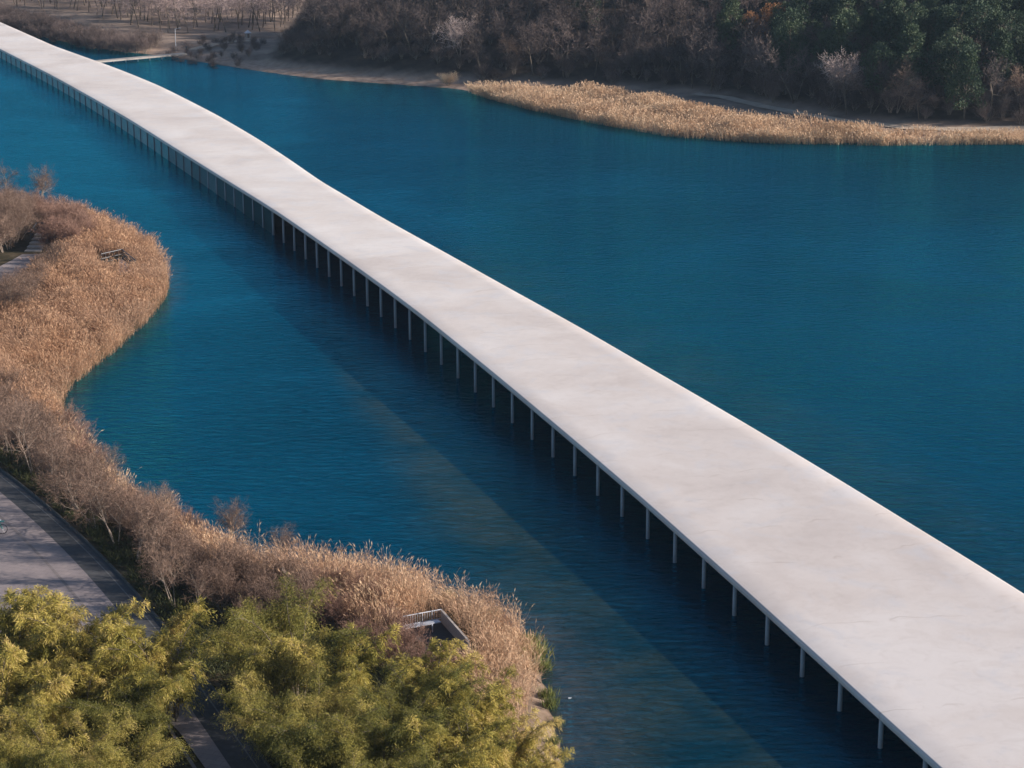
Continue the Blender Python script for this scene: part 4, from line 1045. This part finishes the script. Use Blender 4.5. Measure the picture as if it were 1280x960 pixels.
far_thing(1278, 140, lambda p: plant('pale_tree', DIM[1], p, 5.0, 0.85, 'greyish leafless tree at the right edge by the foot of the hill', 'tree', None, ('trunk', 'crown')))
# wood on the hill
cand = r_.uniform([-75, 285], [100, 470], size=(14000, 2))
h_, dn_, df_, ni_, fi_ = terrain(cand[:, 0], cand[:, 1])
dep = cand[:, 1] * CP - (h_ - H) * SP
sx = 640 + F * cand[:, 0] / dep; sy = 480 + F * (-cand[:, 1] * SP - (h_ - H) * CP) / dep
ffd = np.where(inside(cand[:, 0], cand[:, 1], foot_poly), seg_dist(cand[:, 0], cand[:, 1], foot), 0)
ok = fi_ & (ffd > np.where(sx < 600, 8.0, 1.0)) & (ffd < 70) & (sx > 290) & (sx < 1400) & (sy > -28)
df_ = ffd
cand, sx, sy, df_, h_ = cand[ok], sx[ok], sy[ok], df_[ok], h_[ok]
placed = list(special) + [(special[0][0] + dx_, special[0][1] + dy_) for dx_, dy_ in ((4, -1), (7.5, -1.5), (11, -2), (3, -4), (-2, -4))]; nb = ne = 0
for q, x, y, d_, hh in zip(cand, sx, sy, df_, h_):
    ev = x > 985 + 40 * math.sin(q[1] * 0.3) and d_ > 5
    spc_ = 3.9 if ev else 3.6
    if min(((q[0] - a[0]) ** 2 + (q[1] - a[1]) ** 2) for a in placed) < spc_ ** 2: continue
    if ev and ne > 150 or (not ev) and nb > 280: continue
    placed.append(tuple(q))
    if ev and r_.random() < 0.86 or (x > 700 and r_.random() < 0.13):
        ne += 1
        single('evergreen_tree', EV[int(r_.integers(5))], (q[0], q[1], hh - 0.2), r_.uniform(0, 6), r_.uniform(0.75, 1.15), 'dark evergreen tree in the dense stand on the right half of the hill', 'tree', 'evergreens on the hill')
    else:
        nb += 1
        single('leafless_tree', FB[int(r_.integers(6))], (q[0], q[1], hh - 0.2), r_.uniform(0, 6), r_.uniform(0.75, 1.2), 'dark leafless tree in the wood covering the hill across the lake', 'tree', 'leafless wood on the hill')
# bushes at the foot of the hill
cand = r_.uniform([-75, 285], [100, 440], size=(9000, 2))
h_, dn_, df_, ni_, fi_ = terrain(cand[:, 0], cand[:, 1])
dep = cand[:, 1] * CP - (h_ - H) * SP; sx = 640 + F * cand[:, 0] / dep
ffd = np.where(inside(cand[:, 0], cand[:, 1], foot_poly), seg_dist(cand[:, 0], cand[:, 1], foot), 0)
ok = fi_ & (ffd > np.where(sx < 600, 4.0, 0.4)) & (ffd < 16) & (sx > 290) & (sx < 1330)
pts = []
for q, x in zip(cand[ok], sx[ok]):
    if len(pts) < 240 and all((q[0] - a[0]) ** 2 + (q[1] - a[1]) ** 2 > 2.2 ** 2 for a in pts):
        pts.append(q)
        single('thicket_bush', BU[int(r_.integers(4))], (q[0], q[1], tz(*q) - 0.1), r_.uniform(0, 6), r_.uniform(0.8, 1.5), 'dark leafless bush in the undergrowth at the foot of the hill', 'bush', 'undergrowth at the foot of the hill')
p = on_ground(560, 107)
pk = shrub_meshes(r_, 2.6, 12, M['reed_far'], 0.6)
plant('round_bush', pk, p, 0, (1.6, 1.3, 0.9), 'rounded straw coloured bush on the far shore where the sand strip meets the reeds', 'bush')
# floodplain on the far left: embankment bushes and spaced bare trees
emb = np.array([at(x, y, 1.2)[:2] for x, y in [(-40, 14), (0, 27), (60, 43), (110, 55), (150, 60), (185, 62)]])
dd = np.r_[0, np.cumsum(np.hypot(*np.diff(emb, axis=0).T))]
for row, offy in ((0, 2.0), (1, 6.0), (2, 10.0)):
    for s in np.arange(0, dd[-1], 2.7):
        x = np.interp(s, dd, emb[:, 0]) + r_.normal() * 0.7; y = np.interp(s, dd, emb[:, 1]) + offy + r_.normal() * 0.8
        single('hedge_bush', BU[int(r_.integers(4))], (x, y, tz(x, y) - 0.1), r_.uniform(0, 6), r_.uniform(1.1, 1.6), 'dark bush in the hedge like belt along the far left embankment', 'bush', 'bush belt on the far left embankment')
cand = r_.uniform([-150, 425], [-40, 560], size=(14000, 2))
h_, dn_, df_, ni_, fi_ = terrain(cand[:, 0], cand[:, 1])
dep = cand[:, 1] * CP - (h_ - H) * SP; sx = 640 + F * cand[:, 0] / dep; sy = 480 + F * (-cand[:, 1] * SP - (h_ - H) * CP) / dep
ok = fi_ & (sx > -60) & (sx < 470) & (sy > -10) & (df_ > 18) & ~inside(cand[:, 0], cand[:, 1], foot_poly) & (sy < np.interp(sx, [0, 180, 300, 430], [18, 44, 40, 40]))
pts = []
for q, hh in zip(cand[ok], h_[ok]):
    if len(pts) < 290 and all((q[0] - a[0]) ** 2 + (q[1] - a[1]) ** 2 > 2.9 ** 2 for a in pts):
        pts.append(q)
        single('slim_tree', FP[int(r_.integers(5))], (q[0], q[1], hh - 0.2), r_.uniform(0, 6), r_.uniform(0.8, 1.3), 'slim leafless tree on the pale floodplain at the far left', 'tree', 'bare trees on the far floodplain')
# sparse low bushes beside the far track
sp = px_poly([(195, 62), (300, 48), (330, 55), (300, 78), (250, 76), (215, 68)], 1.3)
for q in scatter(sp, 3.0, r_, 3000)[:45]:
    single('bare_bush', BU[int(r_.integers(4))], (q[0], q[1], tz(*q) - 0.1), r_.uniform(0, 6), r_.uniform(0.5, 0.8), 'low leafless bush on the open ground beside the far track', 'bush', 'low bushes beside the far track')
def track(name, pl, wdt, lift=0.06):
    P = np.array([on_ground(*p) for p in pl]); d = np.r_[0, np.cumsum(np.hypot(*np.diff(P[:, :2], axis=0).T))]
    t = np.linspace(0, d[-1], 40); C_ = np.c_[np.interp(t, d, P[:, 0]), np.interp(t, d, P[:, 1])]
    g_ = np.gradient(C_, axis=0); g_ /= np.linalg.norm(g_, axis=1)[:, None]; n_2 = np.c_[-g_[:, 1], g_[:, 0]]
    a, b_ = C_ + n_2 * wdt / 2, C_ - n_2 * wdt / 2
    za = terrain(a[:, 0], a[:, 1])[0]; zb = terrain(b_[:, 0], b_[:, 1])[0]
    v = np.r_[np.c_[a, za + lift], np.c_[b_, zb + lift]]; i = np.arange(39)
    return tag(link(name, mesh_np(name, v, np.c_[i, 40 + i, 41 + i, i + 1], M['track'])), kind='structure')
track('far_track', [(236, 63), (262, 58), (290, 53), (312, 51)], 2.2, 0.12)
track('hill_track', [(868, 118), (905, 122), (950, 133), (1000, 143), (1050, 151), (1130, 160), (1200, 163), (1290, 165)], 2.6, 0.12)
# lamp post and person at the footbridge end, small kiosk on the floodplain
p = on_ground(220, 65)
lp_ = tag(link('lamp_post', None, None, tuple(p)), 'thin grey lamp post on the far shore left of the footbridge end', 'lamp post')
b = MB(); b.bar((0, 0, -0.2), (0, 0, 4.6), 0.07, 8, 0.045); link('pole', b.mesh('pole', M['rail']), lp_)
b = MB(); b.bar((0, 0, 4.55), (0.9, 0, 4.75), 0.03); b.box((0.95, 0, 4.74), (0.4, 0.14, 0.07)); link('lamp_head', b.mesh('lamp_head', M['rail']), lp_)
p = on_ground(310, 47)
ks = tag(link('kiosk', None, None, tuple(p), 0.3, 0.62), 'tiny pale kiosk with a pointed white roof on the far floodplain', 'kiosk')
b = MB(); b.box((0, 0, 0.75), (1.7, 1.7, 1.6)); link('wall', b.mesh('wall', M['wood_pale']), ks)
b = MB(); b.add([(-1.1, -1.1, 1.55), (1.1, -1.1, 1.55), (1.1, 1.1, 1.55), (-1.1, 1.1, 1.55), (0, 0, 2.6)], [(3, 2, 1, 0), (0, 1, 4), (1, 2, 4), (2, 3, 4), (3, 0, 4)]); link('roof', b.mesh('roof', M['rail']), ks)
b = MB(); b.box((0, -0.86, 0.7), (0.7, 0.06, 1.4)); link('door', b.mesh('door', M['wood']), ks)
p = on_ground(233, 67.5)
bm_ = bmesh.new()
me_ = bpy.data.meshes.new('person')
jt = [(0, 0, 0.95), (0.02, 0, 1.2), (0.03, 0, 1.42), (0.04, 0, 1.54), (0.05, 0, 1.68), (0, 0.1, 0.9), (0.08, 0.11, 0.5), (-0.02, 0.11, 0.06), (0.1, 0.11, 0.03), (0, -0.1, 0.9), (-0.02, -0.11, 0.5), (-0.16, -0.11, 0.08), (-0.05, -0.11, 0.03),
      (0.03, 0.2, 1.4), (-0.03, 0.26, 1.12), (0.08, 0.25, 0.88), (0.03, -0.2, 1.4), (0.0, -0.26, 1.12), (0.12, -0.25, 0.9)]
ed = [(0, 1), (1, 2), (2, 3), (3, 4), (0, 5), (5, 6), (6, 7), (7, 8), (0, 9), (9, 10), (10, 11), (11, 12), (2, 13), (13, 14), (14, 15), (2, 16), (16, 17), (17, 18)]
me_.from_pydata(jt, ed, [])
pe = link('person', me_, None, tuple(p), 0.4)
md = pe.modifiers.new('skin', 'SKIN'); rads = [0.15, 0.15, 0.16, 0.065, 0.105, 0.1, 0.07, 0.05, 0.04, 0.1, 0.07, 0.05, 0.04, 0.07, 0.05, 0.04, 0.07, 0.05, 0.04]
for i, rr in enumerate(rads): me_.skin_vertices[0].data[i].radius = (rr, rr)
me_.skin_vertices[0].data[0].use_root = True
pe.modifiers.new('sub', 'SUBSURF').levels = 1
me_.materials.append(M['darkrail'])
tag(pe, 'tiny person in dark clothes walking at the shore end of the footbridge', 'person')

# ------------------------------------------------------------------ the air between here and the far shore
hm = bpy.data.materials.new('haze'); hm.use_nodes = True
N = hm.node_tree.nodes; N.remove(N['Principled BSDF'])
pv = N.new('ShaderNodeVolumePrincipled'); pv.inputs['Color'].default_value = (0.55, 0.75, 1.0, 1); pv.inputs['Density'].default_value = 0.00007; pv.inputs['Anisotropy'].default_value = 0.2
hm.node_tree.links.new(pv.outputs[0], N['Material Output'].inputs['Volume'])
b = MB(); b.box((0, 0, (52 - 2.8) / 2), (6000, 6000, 52 + 2.8))
tag(link('haze', b.mesh('haze', hm)), 'thin bluish haze over the lake', 'haze', kind='stuff')
